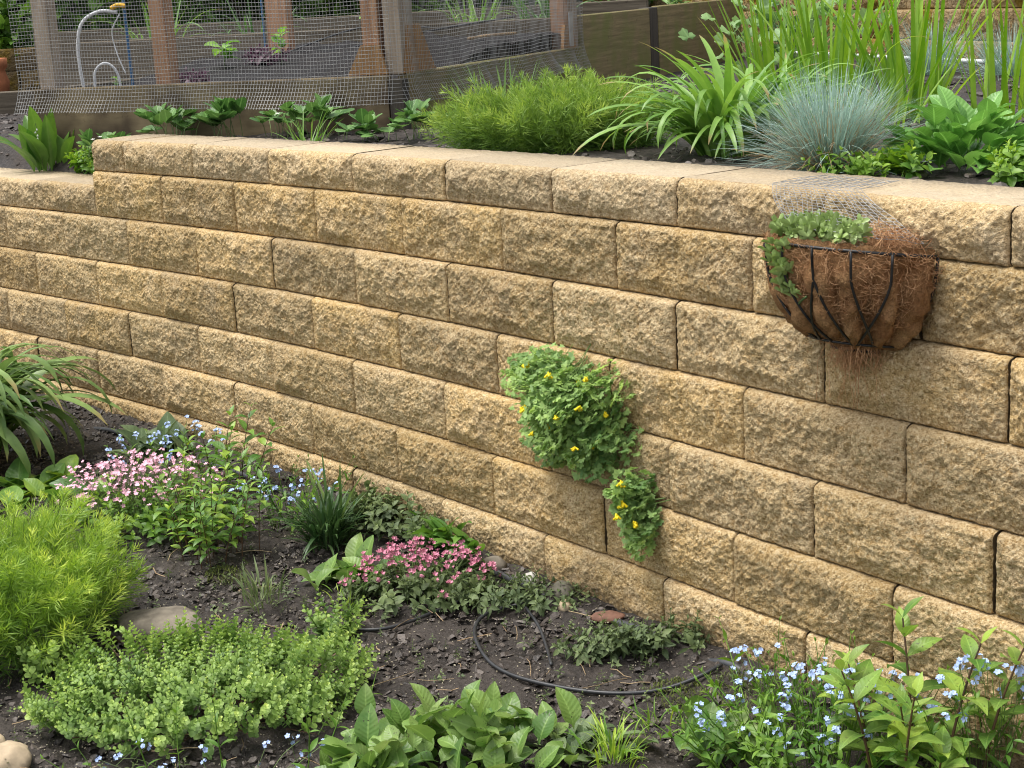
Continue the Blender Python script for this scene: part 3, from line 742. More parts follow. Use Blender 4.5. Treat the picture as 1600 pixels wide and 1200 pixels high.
def mound(name, label, cat, x, y, z, rx, ry, h, n, tpls, L, mat, seed, stems=None, lean=0.75, yaw=0.0, part='foliage', hmin=0.25, low=0.0, tj=0.35, scale=(0.85, 1.2), group=None, root=None, edge=0.45, tb=0.0):
    """a cushion of sprigs: positions in an ellipse, sprig tops on an uneven dome"""
    r = np.random.default_rng(seed); root = root or thing(name, label, cat, (x, y, z), group); a = Acc()
    rho = np.sqrt(r.uniform(0, 1, n)); th = r.uniform(0, 6.283, n)
    lump = np.array([noise.noise(Vector((math.cos(t) * p * 2.3 + seed, math.sin(t) * p * 2.3, 3.1))) for p, t in zip(rho, th)])
    rr = rho * (1 + 0.16 * lump)
    u, v = rr * np.cos(th) * rx, rr * np.sin(th) * ry; c, s_ = math.cos(yaw), math.sin(yaw)
    X = x + u * c - v * s_; Y = y + u * s_ + v * c
    top = h * (edge + (1 - edge) * np.sqrt(np.clip(1 - rho ** 2.2, 0, 1))) * (1 + 0.28 * lump) * r.uniform(0.82, 1.08, n)
    if low: top *= r.uniform(low, 1, n) ** 0.6
    S = r.uniform(*scale, n)
    az = np.arctan2(Y - y, X - x) + r.normal(0, .5, n); ti = lean * rho ** 1.5 + np.abs(r.normal(0, tj * .5, n))
    Z = z + np.maximum(0.0, top - L * S * np.cos(ti))
    D = frames(az, ti, None)
    roll = r.uniform(0, 6.283, n); cr, sr = np.cos(roll)[:, None], np.sin(roll)[:, None]
    xx, zz = D[:, :, 0].copy(), D[:, :, 2].copy(); D[:, :, 0] = xx * cr + zz * sr; D[:, :, 2] = zz * cr - xx * sr
    loc = np.stack([X - np.cos(az) * np.sin(ti) * L * S * 0.4, Y - np.sin(az) * np.sin(ti) * L * S * 0.4, Z], 1)
    idx = r.integers(0, len(tpls), n); tn = tb + r.normal(0.06, 0.13, n) + 0.14 * lump
    for q in range(len(tpls)):
        w = idx == q; a.many(tpls[q], D[w], loc[w], S[w][:, None], tn[w])
    put(part, a.mesh(part, root.location), mat, root, kind='stuff')
    if stems is not None:
        sa = Acc()
        for i in r.permutation(n)[:min(n, 220)]:
            b = np.array([x + (X[i] - x) * 0.45, y + (Y[i] - y) * 0.45, z - 0.01]); sa.tpl(tube([b, (b + loc[i]) / 2 + r.normal(0, .004, 3), loc[i]], 0.0013, 3, False), tint=r.uniform(0, 1))
        put('stems', sa.mesh('stems', root.location), stems, root, kind='stuff')
    return root

def stem_leaf_items(r, base, az, tilt, H, nodes, ll, tpls, first=0.15, wid=1.0, curve=0.15, droop=1.0, top_small=0.5):
    """one upright stem with opposite pairs; returns path and leaf items"""
    o = np.array([math.cos(az), math.sin(az), 0]); P = []
    for t in np.linspace(0, 1, 8):
        a = tilt + curve * t; P.append(np.asarray(base) + o * math.sin(a) * H * t + np.array([0, 0, math.cos(a) * H * t]))
    P = np.array(P); it = []; a0 = r.uniform(0, 3)
    for i in range(nodes):
        t = first + (1 - first) * (i + 1) / nodes; p = np.array([np.interp(t, np.linspace(0, 1, 8), P[:, k]) for k in range(3)])
        for q in (0, 1):
            la = a0 + (i % 2) * 1.571 + q * 3.1416 + r.normal(0, .25); op = (1.25 - 0.7 * t ** 3) * r.uniform(.8, 1.15) * droop
            s = ll * r.uniform(.8, 1.15) * (1 - top_small * t ** 4) * (0.7 + 0.3 * min(1, t * 2))
            it.append((tpls[r.integers(len(tpls))], frame(la, op, r.normal(0, .2)), p, (s * wid, s, s)))
    return P, it
LANCE = [leaf(0.30, 'lance', 7, 0.28, b, 0, 0.02, 0.1 * i, pet=0.05, seed=i) for i, b in enumerate([0.5, 0.9, 1.3])]
OVATE = [leaf(0.54, 'ovate', 8, 0.34, b, 0, 0.035, tw, seed=i, pet=0.12, sides=2) for i, (b, tw) in enumerate([(0.5, .1), (0.9, -.2), (1.3, .2), (0.3, 0), (0.7, .3)])]
BIGLAN = [leaf(0.34, 'lance', 9, 0.22, b, 0, 0.02, tw, seed=i, pet=0.04, sides=2) for i, (b, tw) in enumerate([(0.4, .2), (0.8, -.2), (1.2, .1), (0.6, -.4)])]

# small flowers
def flower5(rad, cup=0.25, pw=0.75, n=5):
    p = leaf(pw, 'round', 4, 0.05, 0.0, sides=1); parts = []
    for i in range(n):
        a = 2 * math.pi * i / n; d = np.array([math.cos(a), math.sin(a), 0]); y = d * math.cos(cup) + np.array([0, 0, math.sin(cup)])
        z = np.array([0, 0, 1.0]) * math.cos(cup) - d * math.sin(cup); x = np.cross(y, z)
        parts.append(Tpl((p.v * rad) @ np.stack([x, y, z], 1).T + d * rad * 0.06, p.f, p.luv))
    return join_tpl(parts)
FLW = {'blue': flower5(0.0042), 'pink': flower5(0.0060, 0.3, 0.6), 'rose': flower5(0.0062, 0.8, 0.5)}
FMESH = {}
def flower_mesh(kind, mat):
    if kind not in FMESH:
        FMESH[kind] = mesh_from('flower', FLW[kind].v, FLW[kind].f, FLW[kind].luv); FMESH[kind].materials.append(mat)
    return FMESH[kind]
def flower_objs(root, kind, mat, pts, dirs, r, sc=(0.8, 1.2), cap=300):
    bx = Vector(root.location); rest = Acc(); me = flower_mesh(kind, mat)
    for i, (p, d) in enumerate(zip(pts, dirs)):
        d = d / np.linalg.norm(d); x = np.cross(d, [0.3, 0.5, 0.1]); x /= np.linalg.norm(x); Rm = np.stack([x, np.cross(d, x), d], 1); s = r.uniform(*sc)
        if i < cap: put('flower', me, None, root, M=to_M(Rm, Vector(p) - bx, s))
        else: rest.tpl(FLW[kind], Rm, p, s)
    if rest.o: put('small_flowers', rest.mesh('small_flowers', root.location), mat, root, kind='stuff')

CAMV = np.array([0.80, -0.59, 0.45])
def flower_heads(r, centers, per, rad, up=0.7):
    P, D = [], []
    for c in centers:
        for _ in range(r.integers(per[0], per[1] + 1)):
            d = r.normal(0, 1, 3) * 0.6 + np.array([0, 0, up]); d /= np.linalg.norm(d); P.append(c + d * rad * r.uniform(.5, 1)); D.append(d)
    return P, D

# ------------------------------------------------------------------ lower bed plants
strap_clump('daylily', 'large arching strap-leaved daylily clump at the left edge of lower bed', 'plant', -2.47, -0.83, sg(-2.47, -.83), 260, (0.36, 0.66), (0.0, 0.5), M['strap_low'], [STRAPS[q] for q in (1, 2, 4, 6)], 1.9, 0.13, 21)
r = np.random.default_rng(31)
rt = thing('broadleaf_weed', 'low dark broad-leaved plant under the arching daylily leaves', 'plant', (-2.02, -0.75, sg(-2.02, -.75)))
leaf_objs(rt, [(OVATE[r.integers(5)], frame(r.uniform(0, 6.28), r.uniform(.5, 1.3), r.normal(0, .3)), (-2.02 + r.normal(0, .07), -0.75 + r.normal(0, .08), sg(-2, -.75)), r.uniform(.08, .14)) for _ in range(34)], M['phlox'])
mound('threadleaf_plant', 'big bright yellow-green thread-leaved mound at the left edge of lower bed', 'plant', -1.05, -1.21, sg(-1.05, -1.21), 0.29, 0.28, 0.34, 400, FEATH, 0.15, M['feather'], 41, M['stem'], 0.8, edge=0.35, low=0.45)
mound('oregano', 'lime-green small-leaved oregano cushion on the mulch', 'plant', -0.40, -0.99, sg(-.4, -.99), 0.24, 0.35, 0.15, 800, OREG, 0.075, M['oregano'], 42, M['stem_red'], 0.75, yaw=-0.63, edge=0.45, low=0.35, scale=(.7, 1.0))
rt = bpy.data.objects['oregano']
mound('', '', '', -0.78, -1.17, sg(-.78, -1.17), 0.07, 0.07, 0.12, 46, OREG, 0.075, M['oregano'], 43, None, 0.7, part='side_shoots', root=rt, low=0.3)
mound('', '', '', -0.50, -0.62, sg(-.5, -.62), 0.05, 0.06, 0.12, 22, OREG, 0.075, M['oregano'], 44, None, 0.7, part='side_shoots', root=rt, low=0.3)

# pink cloud of little flowers
def flower_cushion(name, label, x, y, z, rx, ry, h, nst, kind, mat, seed, yaw=0.0, per=(1, 2), leafn=120, lt=FRESH, lm='fresh', cap=300, hr=0.012, top=0.55, fs=(0.8, 1.2)):
    r = np.random.default_rng(seed); root = thing(name, label, 'plant', (x, y, z)); sa = Acc(); C = []
    for i in range(nst):
        rho, th = math.sqrt(r.uniform(0, 1)), r.uniform(0, 6.283); u, v = rho * math.cos(th) * rx, rho * math.sin(th) * ry
        X, Y = x + u * math.cos(yaw) - v * math.sin(yaw), y + u * math.sin(yaw) + v * math.cos(yaw)
        e = np.array([X, Y, z + h * (top + (1 - top) * math.sqrt(1 - rho * rho * .98)) * r.uniform(.75, 1.08)])
        b = np.array([x + (X - x) * .5, y + (Y - y) * .5, z - .005]); m = (b + e) / 2 + np.array([0, 0, 0.18 * h]) + r.normal(0, .008, 3)
        P = spline([b, m, e], 7); sa.tpl(tube(P, 0.0007, 3, False), tint=r.uniform(0, 1)); C.append(e)
        if r.uniform() < .5:
            e2 = P[4] + r.normal(0, .018, 3) + np.array([0, 0, .02]); sa.tpl(tube([P[4], e2], 0.0006, 3, False), tint=.5); C.append(e2)
    put('stems', sa.mesh('stems', root.location), M['stem'], root, kind='stuff')
    P, D = flower_heads(r, C, per, hr); D = [d + CAMV * 0.35 for d in D]; flower_objs(root, kind, mat, P, D, r, fs, cap)
    if leafn: mound('', '', '', x, y, z, rx * 1.0, ry * 1.0, h * .62, leafn, lt, 0.06, M[lm], seed + 1, None, 0.7, yaw=yaw, root=root, low=.3)
    return root
flower_cushion('pink_flower_cushion', 'airy cushion of many tiny pale pink flowers beside the thread-leaved mound', -1.50, -0.62, sg(-1.5, -.62), 0.17, 0.23, 0.19, 230, 'pink', M['pink'], 51, -0.63, (1, 3), 110, cap=300)
flower_cushion('rose_flower_plant', 'sprawling plant with small rose-pink flowers in front of the wall', -0.56, -0.34, sg(-.56, -.34), 0.12, 0.18, 0.125, 74, 'rose', M['rose'], 53, -0.63, (2, 4), 95, lt=FRESH, lm='weed', cap=300, top=.3, hr=0.013, fs=(1.0, 1.6))

# leafy upright plant right of the pink flowers
def stem_plant(name, label, x, y, z, spots, H, nodes, ll, tpls, mat, seed, stem_mat, wid=1.0, srad=0.0022, tilt=(0.0, 0.3), droop=1.0, first=.15, group=None):
    r = np.random.default_rng(seed); root = thing(name, label, 'plant', (x, y, z), group); items = []
    for sx, sy in spots:
        P, it = stem_leaf_items(r, (sx, sy, sg(sx, sy) - .005 if z < -.5 else z - .005), math.atan2(sy - y, sx - x) + r.normal(0, .4), r.uniform(*tilt), r.uniform(*H), nodes, ll, tpls, first, wid, droop=droop)
        t = tube(P, np.linspace(srad, srad * .45, len(P)), 5, False, r.uniform(0, 1)); so_ = put('stem', mesh_from('stem', t.v - np.asarray(root.location), t.f, t.luv), stem_mat, root); items += [(so_,) + q for q in it]
    for so_, t, Rm, loc, sc in items[:300]: put('leaf', shared(t, 'leaf', mat), None, so_, M=to_M(Rm, Vector(loc) - Vector(root.location), sc))
    if len(items) > 300:
        a = Acc()
        for so_, t, Rm, loc, sc in items[300:]:
            a.tpl(Tpl(t.v * np.asarray(sc), t.f, t.luv), Rm, loc, 1.0, r.uniform(0, .9))
        put('lower_leaves', a.mesh('lower_leaves', root.location), mat, root, kind='stuff')
    return root
r = np.random.default_rng(61)
def ring_spots(cx, cy, rx, ry, n, yaw=-0.63):
    out = []
    for _ in range(n):
        q, t = math.sqrt(r.uniform(0, 1)), r.uniform(0, 6.283); u, v = q * math.cos(t) * rx, q * math.sin(t) * ry
        out.append((cx + u * math.cos(yaw) - v * math.sin(yaw), cy + u * math.sin(yaw) + v * math.cos(yaw)))
    return out
stem_plant('phlox', 'leafy upright green plant with dark stems right of the pale pink flowers', -1.20, -0.58, sg(-1.2, -.58), ring_spots(-1.17, -0.53, 0.12, 0.17, 28), (0.15, 0.27), 7, 0.052, LANCE, M['phlox'], 62, M['stem_red'], 1.15, 0.0016, (0, .25))
stem_plant('phlox', 'taller dark-stemmed leafy plant behind the pink flowers with blue blooms around', -1.55, -0.37, sg(-1.55, -.37), ring_spots(-1.55, -0.37, 0.06, 0.10, 7), (0.19, 0.26), 6, 0.066, LANCE, M['phlox'], 63, M['stem_red'], 1.25, 0.0020, (0, .2))
r = np.random.default_rng(64)
rt = thing('grey_leaf_plant', 'grey-green drooping broad-leaved plant by the pipe near the wall', 'plant', (-2.08, -0.33, sg(-2.1, -.33)))
leaf_objs(rt, [(OVATE[r.integers(5)], frame(r.uniform(0, 6.28), r.uniform(.2, 1.2), r.normal(0, .3)), (-2.08 + r.normal(0, .04), -0.33 + r.normal(0, .05), sg(-2.1, -.33)), r.uniform(.07, .13)) for _ in range(36)], M['dull'])

# forget-me-nots
def forget(name, label, x, y, z, rx, ry, h, nst, seed, yaw=-0.63, leafn=30, per=(3, 6), cap=300):
    return flower_cushion(name, label, x, y, z, rx, ry, h, nst, 'blue', M['blue'], seed, yaw, per, leafn, FMN, 'fresh', cap, 0.010, 0.6, (.9, 1.45))
forget('forget_me_not', 'loose blue forget-me-nots between dark strappy tuft and leafy plant', -1.24, -0.33, sg(-1.24, -.33), 0.10, 0.17, 0.14, 20, 71, leafn=30)
forget('forget_me_not', 'few blue forget-me-nots among the stems behind the pale pink flowers', -1.72, -0.42, sg(-1.72, -.42), 0.10, 0.20, 0.20, 24, 72, leafn=14)
forget('forget_me_not', 'dense blue forget-me-nots in the bottom right of the bed', 0.66, -0.27, sg(.66, -.27), 0.13, 0.24, 0.17, 60, 73, leafn=120, per=(3, 6))
forget('forget_me_not', 'blue forget-me-nots at the right edge behind the tall lance-leaved plant', 0.93, -0.16, sg(.93, -.16), 0.05, 0.12, 0.22, 16, 74, leafn=24)
forget('forget_me_not', 'a few blue forget-me-nots leaning over the pipe end by the wall', 0.44, -0.21, sg(.44, -.21), 0.06, 0.08, 0.14, 7, 75, leafn=5)
forget('forget_me_not', 'small blue forget-me-nots along the bottom edge below the oregano', -0.06, -1.08, sg(-.06, -1.08), 0.12, 0.33, 0.05, 14, 76, leafn=8, per=(2, 4))

# dark narrow tuft
def narrow_tuft(name, label, x, y, z, n, L, mat, seed, w=0.010):
    r = np.random.default_rng(seed); root = thing(name, label, 'plant', (x, y, z)); a = Acc()
    for b in (0.3, 0.8, 1.4):
        t = leaf(w / 0.14, 'lance', 6, 0.3, b, seed=int(b * 10)); m = n // 3; az = r.uniform(0, 6.28, m)
        rr = r.uniform(0, .055, m); loc = np.stack([x + rr * np.cos(az), y + rr * np.sin(az), np.full(m, z - .01) + r.uniform(0, .06, m)], 1)
        a.many(t, frames(az + r.normal(0, .4, m), np.clip(np.abs(r.normal(.35, .35, m)), 0, 1.3), r.normal(0, .3, m)), loc, r.uniform(*L, m)[:, None], r.uniform(0, 1, m))
    put('leaves', a.mesh('leaves', root.location), mat, root, kind='stuff'); return root
narrow_tuft('wallflower', 'dark green narrow-leaved upright tuft left of the rose-pink flowers', -1.01, -0.33, sg(-1.0, -.33), 300, (0.07, 0.155), M['dark'], 81, 0.010)
strap_clump('grass_plant', 'few tall pale green blades standing in the dark narrow-leaved tuft', 'grass', -1.03, -0.30, sg(-1.03, -.3), 7, (0.20, 0.29), (0.0, 0.4), M['strap_low'], BLADES[:3], 1.5, 0.04, 82)
# greens along the wall foot
mound('small_leaf_weed', 'small green leafy weeds at wall foot behind the rose-pink flowers', 'plant', -0.93, -0.185, sg(-.93, -.185), 0.20, 0.06, 0.11, 110, FRESH, 0.06, M['weed'], 91, None, .8, low=.3)
r = np.random.default_rng(92)
rt = thing('glossy_leaf_plant', 'glossy bright green pointed leaves against the wall foot above rose flowers', 'plant', (-0.66, -0.175, sg(-.66, -.175)))
leaf_objs(rt, [(BIGLAN[r.integers(4)], frame(r.uniform(2.9, 6.5), r.uniform(.4, 1.3), r.normal(0, .3)), (-0.66 + r.normal(0, .07), -0.178 + r.normal(0, .015), sg(-.66, -.175) + r.uniform(0, .06)), r.uniform(.05, .085)) for _ in range(72)], M['lotv'])
rt = thing('broadleaf_weed', 'spotted light green leaves left of the rose-pink flowers', 'plant', (-0.78, -0.42, sg(-.78, -.42)))
leaf_objs(rt, [(OVATE[r.integers(5)], frame(r.uniform(0, 6.28), r.uniform(.2, 1.2), r.normal(0, .3)), (-0.78 + r.normal(0, .035), -0.42 + r.normal(0, .05), sg(-.78, -.42)), r.uniform(.06, .11)) for _ in range(26)], M['broad'])
def weed_patch(label, x, y, rx, ry, h, n, seed, mat='weed', tp=WEED, yaw=-0.63):
    mound('creeping_weed', label, 'plant', x, y, sg(x, y), rx, ry, h, n, tp, 0.055, M[mat], seed, None, 1.1, yaw=yaw, low=.25, hmin=.1)
weed_patch('dusty green creeping weeds between rose flowers and the tube loop', -0.37, -0.235, 0.06, 0.12, 0.065, 62, 101)
weed_patch('dusty green creeping weeds by the white stone', -0.27, -0.19, 0.04, 0.09, 0.05, 30, 102)
weed_patch('drooping dusty weeds right of the tube loop', 0.02, -0.235, 0.06, 0.10, 0.07, 48, 103)
weed_patch('drooping dusty weeds below the reddish stone at wall foot', 0.11, -0.165, 0.04, 0.12, 0.075, 48, 104)
narrow_tuft('small_weed', 'small narrow-leaved weed alone on the mulch behind the oregano', -0.775, -0.645, sg(-.775, -.645), 75, (0.04, 0.10), M['weed'], 105, 0.009)
narrow_tuft('small_weed', 'small lime sprout on the mulch left of the rose flowers', -0.60, -0.52, sg(-.6, -.52), 24, (0.025, 0.05), M['fresh'], 106, 0.010)
narrow_tuft('small_weed', 'lime-green narrow tuft at the bottom edge right of the broad leaves', 0.39, -0.545, sg(.39, -.545), 84, (0.04, 0.085), M['fresh'], 107, 0.009)
narrow_tuft('small_weed', 'upright green sprig on bare mulch left of the forget-me-nots', 0.36, -0.42, sg(.36, -.42), 27, (0.03, 0.07), M['fresh'], 108, 0.008)
# broad-leaved clump bottom centre
r = np.random.default_rng(111)
rt = thing('broadleaf_clump', 'clump of large spotted heart-shaped green leaves at bottom centre', 'plant', (0.16, -0.76, sg(.16, -.76)))
it = []
for _ in range(190):
    q, t = math.sqrt(r.uniform(0, 1)), r.uniform(0, 6.283); u, v = q * math.cos(t) * .12, q * math.sin(t) * .24
    X, Y = 0.17 + u * math.cos(-.63) - v * math.sin(-.63), -0.75 + u * math.sin(-.63) + v * math.cos(-.63)
    it.append((OVATE[r.integers(5)], frame(r.uniform(0, 6.28), r.uniform(.15, 1.35), r.normal(0, .45)), (X, Y, sg(X, Y) + r.uniform(0, .095) * (1 - q * q)), (lambda z_: (z_ * r.uniform(.8, 1.15), z_, z_))(r.uniform(.045, .092))))
for X, Y, h in [(0.05, -0.86, .10), (0.02, -0.84, .14), (0.10, -0.66, .12), (0.14, -0.63, .11), (0.2, -0.60, .10), (0.30, -0.56, .12)]:
    it.append((OVATE[r.integers(5)], frame(r.uniform(0, 6.28), r.uniform(.0, .25)), (X, Y, sg(X, Y) + h - .07), r.uniform(.07, .095)))
leaf_objs(rt, it, M['broad'])
rt = thing('broadleaf_seedling', 'low spotted grey-green leaves right of the broad-leaved clump', 'plant', (0.30, -0.52, sg(.3, -.52)))
leaf_objs(rt, [(OVATE[r.integers(5)], frame(r.uniform(0, 6.28), r.uniform(.6, 1.3), r.normal(0, .3)), (0.29 + r.normal(0, .035), -0.53 + r.normal(0, .06), sg(.3, -.52)), r.uniform(.04, .08)) for _ in range(32)], M['dull'])
rt = thing('broadleaf_seedling', 'pale spotted leaves at the left of the blue forget-me-nots', 'plant', (0.52, -0.37, sg(.52, -.37)))
leaf_objs(rt, [(OVATE[r.integers(5)], frame(r.uniform(0, 6.28), r.uniform(.3, 1.2), r.normal(0, .3)), (0.53 + r.normal(0, .04), -0.37 + r.normal(0, .05), sg(.52, -.37) + r.uniform(0, .05)), r.uniform(.06, .095)) for _ in range(30)], M['broad'])
# tall lance-leaved plant bottom right
stem_plant('lance_leaf_plant', 'tall plant with large lance-shaped green leaves in the bottom right corner', 0.84, -0.24, sg(.84, -.24), [(0.80, -0.30), (0.83, -0.25), (0.80, -0.20), (0.88, -0.22), (0.86, -0.30), (0.92, -0.17), (0.76, -0.26), (0.90, -0.27)], (0.13, 0.28), 7, 0.096, BIGLAN, M['phlox_big'], 121, M['stem_red'], 1.15, 0.0034, (0, .22))
# loose leaves lying about
rt = thing('fallen_leaf', 'pale curled fallen leaf on the mulch left of the field stone', 'leaf', (-0.86, -1.02, sg(-.86, -1.02) + .012))
put('leaf_blade', shared(leaf(0.45, 'ovate', 7, .5, 1.0, seed=9), 'leaf_blade', M['straw']), None, rt, M=to_M(frame(1.0, 1.45, .6), (0, 0, 0), 0.07))

# ------------------------------------------------------------------ yellow corydalis growing out of the wall
def lobed(seed=0, k=3):
    V = [(0, 0, 0)]; n = 13
    for i in range(n):
        a = math.radians(-62 + 124 * i / (n - 1)); q = 0.66 + 0.34 * abs(math.cos(a * 180 / 62 / 40 * k)) if False else 0.72 + 0.28 * math.cos(3 * a * 1.45) ** 2
        V.append((math.sin(a) * q, math.cos(a) * q, 0.12 * abs(math.sin(a)) - 0.1 * q))
    F = [(0, i + 1, i) for i in range(1, n)]
    return Tpl(V, [np.array(F)], [(0, 0, 0)] + [(V[i][0], V[i][1], 0) for i in range(1, n + 1)])
LOB = lobed()
def cory_sprig(seed):
    r = np.random.default_rng(seed); parts = [tube([(0, 0, 0), (0, .05, 0), (0, .1, -.004)], [.0011, .0009, .0006], 3, False, .2)]
    for t in (0.35, 0.55, 0.75, 0.92, 1.0):
        for sd in ((-1, 1) if t < 1 else (0,)):
            az = sd * r.uniform(.8, 1.2); c = np.array([0, .1 * t, 0]); bl = .026 * (1.2 - .5 * t)
            d = np.array([math.sin(az), math.cos(az), r.normal(0, .2)]); d /= np.linalg.norm(d); e = c + d * bl
            parts.append(tube([c, e], .0006, 3, False, .3))
            for q in (-.9, 0, .9):
                a2 = az + q + r.normal(0, .15); y = np.array([math.sin(a2), math.cos(a2), r.normal(-.1, .3)]); y /= np.linalg.norm(y)
                x = np.cross(y, [r.normal(0, .25), r.normal(0, .25), 1]); x /= np.linalg.norm(x)
                s = .0125 * r.uniform(.8, 1.2); parts.append(Tpl((LOB.v * s) @ np.stack([x, y, np.cross(x, y)], 1).T + e, LOB.f, LOB.luv + [0, 0, r.uniform(0, .25) + .25 * t]))
    return join_tpl(parts)
CORY = [cory_sprig(s) for s in range(5)]
def cory_flower(seed):
    r = np.random.default_rng(seed); parts = []
    for _ in range(7):
        d = np.array([r.normal(0, .7), r.normal(0, .7), -.7]); d /= np.linalg.norm(d); l = .0125 * r.uniform(.8, 1.2); s = np.array([r.normal(0, .003), r.normal(0, .003), r.normal(0, .003)])
        parts.append(tube([s - d * .004, s + d * l * .35, s + d * l * .75, s + d * l], [.0018, .0036, .0034, .0048], 6, True))
    return join_tpl(parts)
CF = [cory_flower(s) for s in range(3)]; CFM = [mesh_from('flower', t.v, t.f, t.luv) for t in CF]
for m_ in CFM: m_.materials.append(M['yellow'])
def corydalis(label, s, z, w, h, dep, n, nf, seed, off, lobes):
    r = np.random.default_rng(seed); p, th = wall_pt(s, off); nrm = np.array([math.sin(th), -math.cos(th), 0]); tan = np.array([math.cos(th), math.sin(th), 0])
    c0 = np.array([p[0], p[1], z]); root = thing('corydalis', label, 'plant', tuple(c0 + np.array([0, 0, h * .28]))); a = Acc(); st = Acc()
    org = c0 + np.array([0, 0, h * .30])
    pts = []
    for i in range(n):
        lu, lv, lr, ld = lobes[r.integers(len(lobes))]
        t = r.uniform(0, 6.283); q = math.sqrt(r.uniform(.0, 1)); u = lu + lr * q * math.cos(t); v = lv + lr * q * math.sin(t)
        out = ld * dep * math.sqrt(max(0, 1 - q * q)) * r.uniform(.35, 1.0) + .012
        e = c0 + tan * u * w / 2 + np.array([0, 0, v * h / 2]) + nrm * out
        d = tan * u * .9 + np.array([0, 0, v * .6 - .35]) + nrm * .75 + r.normal(0, .3, 3); d /= np.linalg.norm(d)
        zax = nrm * .5 + np.array([0, 0, .8]) + r.normal(0, .3, 3); x = np.cross(d, zax); x /= np.linalg.norm(x); Rm = np.stack([x, d, np.cross(x, d)], 1)
        sc = r.uniform(.65, 1.1); b = e - d * .085 * sc; a.tpl(CORY[r.integers(5)], Rm, b, sc, r.normal(.1, .2)); pts.append((e, d, q))
        if i % 4 == 0: st.tpl(tube(spline([org + r.normal(0, .006, 3), (org + b) / 2 + nrm * .02 - np.array([0, 0, .01]), b], 6), .0011, 3, False), tint=r.uniform(0, 1))
    put('foliage', a.mesh('foliage', root.location), M['cory'], root, kind='stuff'); put('stems', st.mesh('stems', root.location), M['stem'], root, kind='stuff')
    out = sorted(pts, key=lambda x: -((x[0] - c0) @ (nrm + np.array([.35, 0, .25])) / dep + r.uniform(0, 1.1)))
    pick = []
    for e, d, q in out[:int(n * .6)]:
        if len(pick) < nf and all(np.linalg.norm(e - p_) > w * .15 for p_ in pick) and r.uniform() < .35: pick.append(e)
    for e in pick:
        put('flower', CFM[r.integers(3)], None, root, M=Matrix.Translation(Vector(e + nrm * .03 + np.array([.008, 0, .014])) - Vector(root.location)) @ Matrix.Rotation(r.uniform(0, 6), 4, 'Z') @ Matrix.Scale(r.uniform(.55, .85), 4))
    return root
corydalis('bushy yellow-flowered corydalis growing out of the wall joints', -0.262, -0.42, 0.36, 0.28, 0.13, 270, 16, 131, 0.05, [(-.25, .35, .6, 1.0), (.3, .35, .6, 1.0), (.05, -.2, .7, 1.0), (-.75, .45, .32, .6), (.5, -.35, .5, .8), (-.35, -.45, .45, .6), (.1, .0, .65, 1.15)])
corydalis('smaller corydalis tuft hanging below the bushy one on the wall', -0.035, -0.602, 0.09, 0.15, 0.055, 52, 4, 132, 0.08, [(-.1, .45, .55, 1.0), (.1, .0, .6, 1.0), (.2, -.5, .5, .8)])

# ------------------------------------------------------------------ coir wall basket
BS, BZ, BR = 0.532, 0.006, 0.170
bp, bth = wall_pt(BS, 0.022)
BT = R_(9)
def bpt(a, k, r0=BR, dep=0.165):
    """point on the half bowl: a along the rim 0..pi, k 0 rim .. 1 bottom"""
    ph = k * math.pi / 2; rr = r0 * math.cos(ph) ** 0.80; x = rr * math.cos(a); y = -rr * math.sin(a) * 0.93; z = -dep * math.sin(ph)
    y2 = y * math.cos(BT) + z * math.sin(BT) * 0.2; z2 = z - y * math.sin(BT)
    return np.array([bp[0] + x * math.cos(bth) - y2 * math.sin(bth), bp[1] + x * math.sin(bth) + y2 * math.cos(bth), BZ + z2])
bk = thing('wall_basket', 'half-round coconut-fibre planter basket with black wire frame hanging on the wall', 'basket', (bp[0], bp[1], BZ))
O = np.array([bp[0], bp[1], BZ])
V, F = [], []; NA, NK = 64, 26
for i in range(NA + 1):
    for k in range(NK + 1):
        a = math.pi * i / NA; q = Vector((i * .09, k * .13, 2.0))
        bul = 0.026 * abs(math.sin(i * math.pi / 8)) ** .7 * math.sin(math.pi * min(1, k / NK * 1.1)) + 0.012 * noise.fractal(q * 2.2, .8, 2, 4) + .006 * noise.noise(q * 7)
        p = bpt(a, k / NK, BR - .006 + bul, 0.172 + bul)
        if k == 0: p[2] += 0.012 + .006 * noise.noise(q * 5)
        V.append(p - O)
F = [(i * (NK + 1) + k, i * (NK + 1) + k + 1, (i + 1) * (NK + 1) + k + 1, (i + 1) * (NK + 1) + k) for i in range(NA) for k in range(NK)]
liner = put('coir_liner', mesh_from('coir_liner', np.array(V), [np.array(F)]), M['coir'], bk)
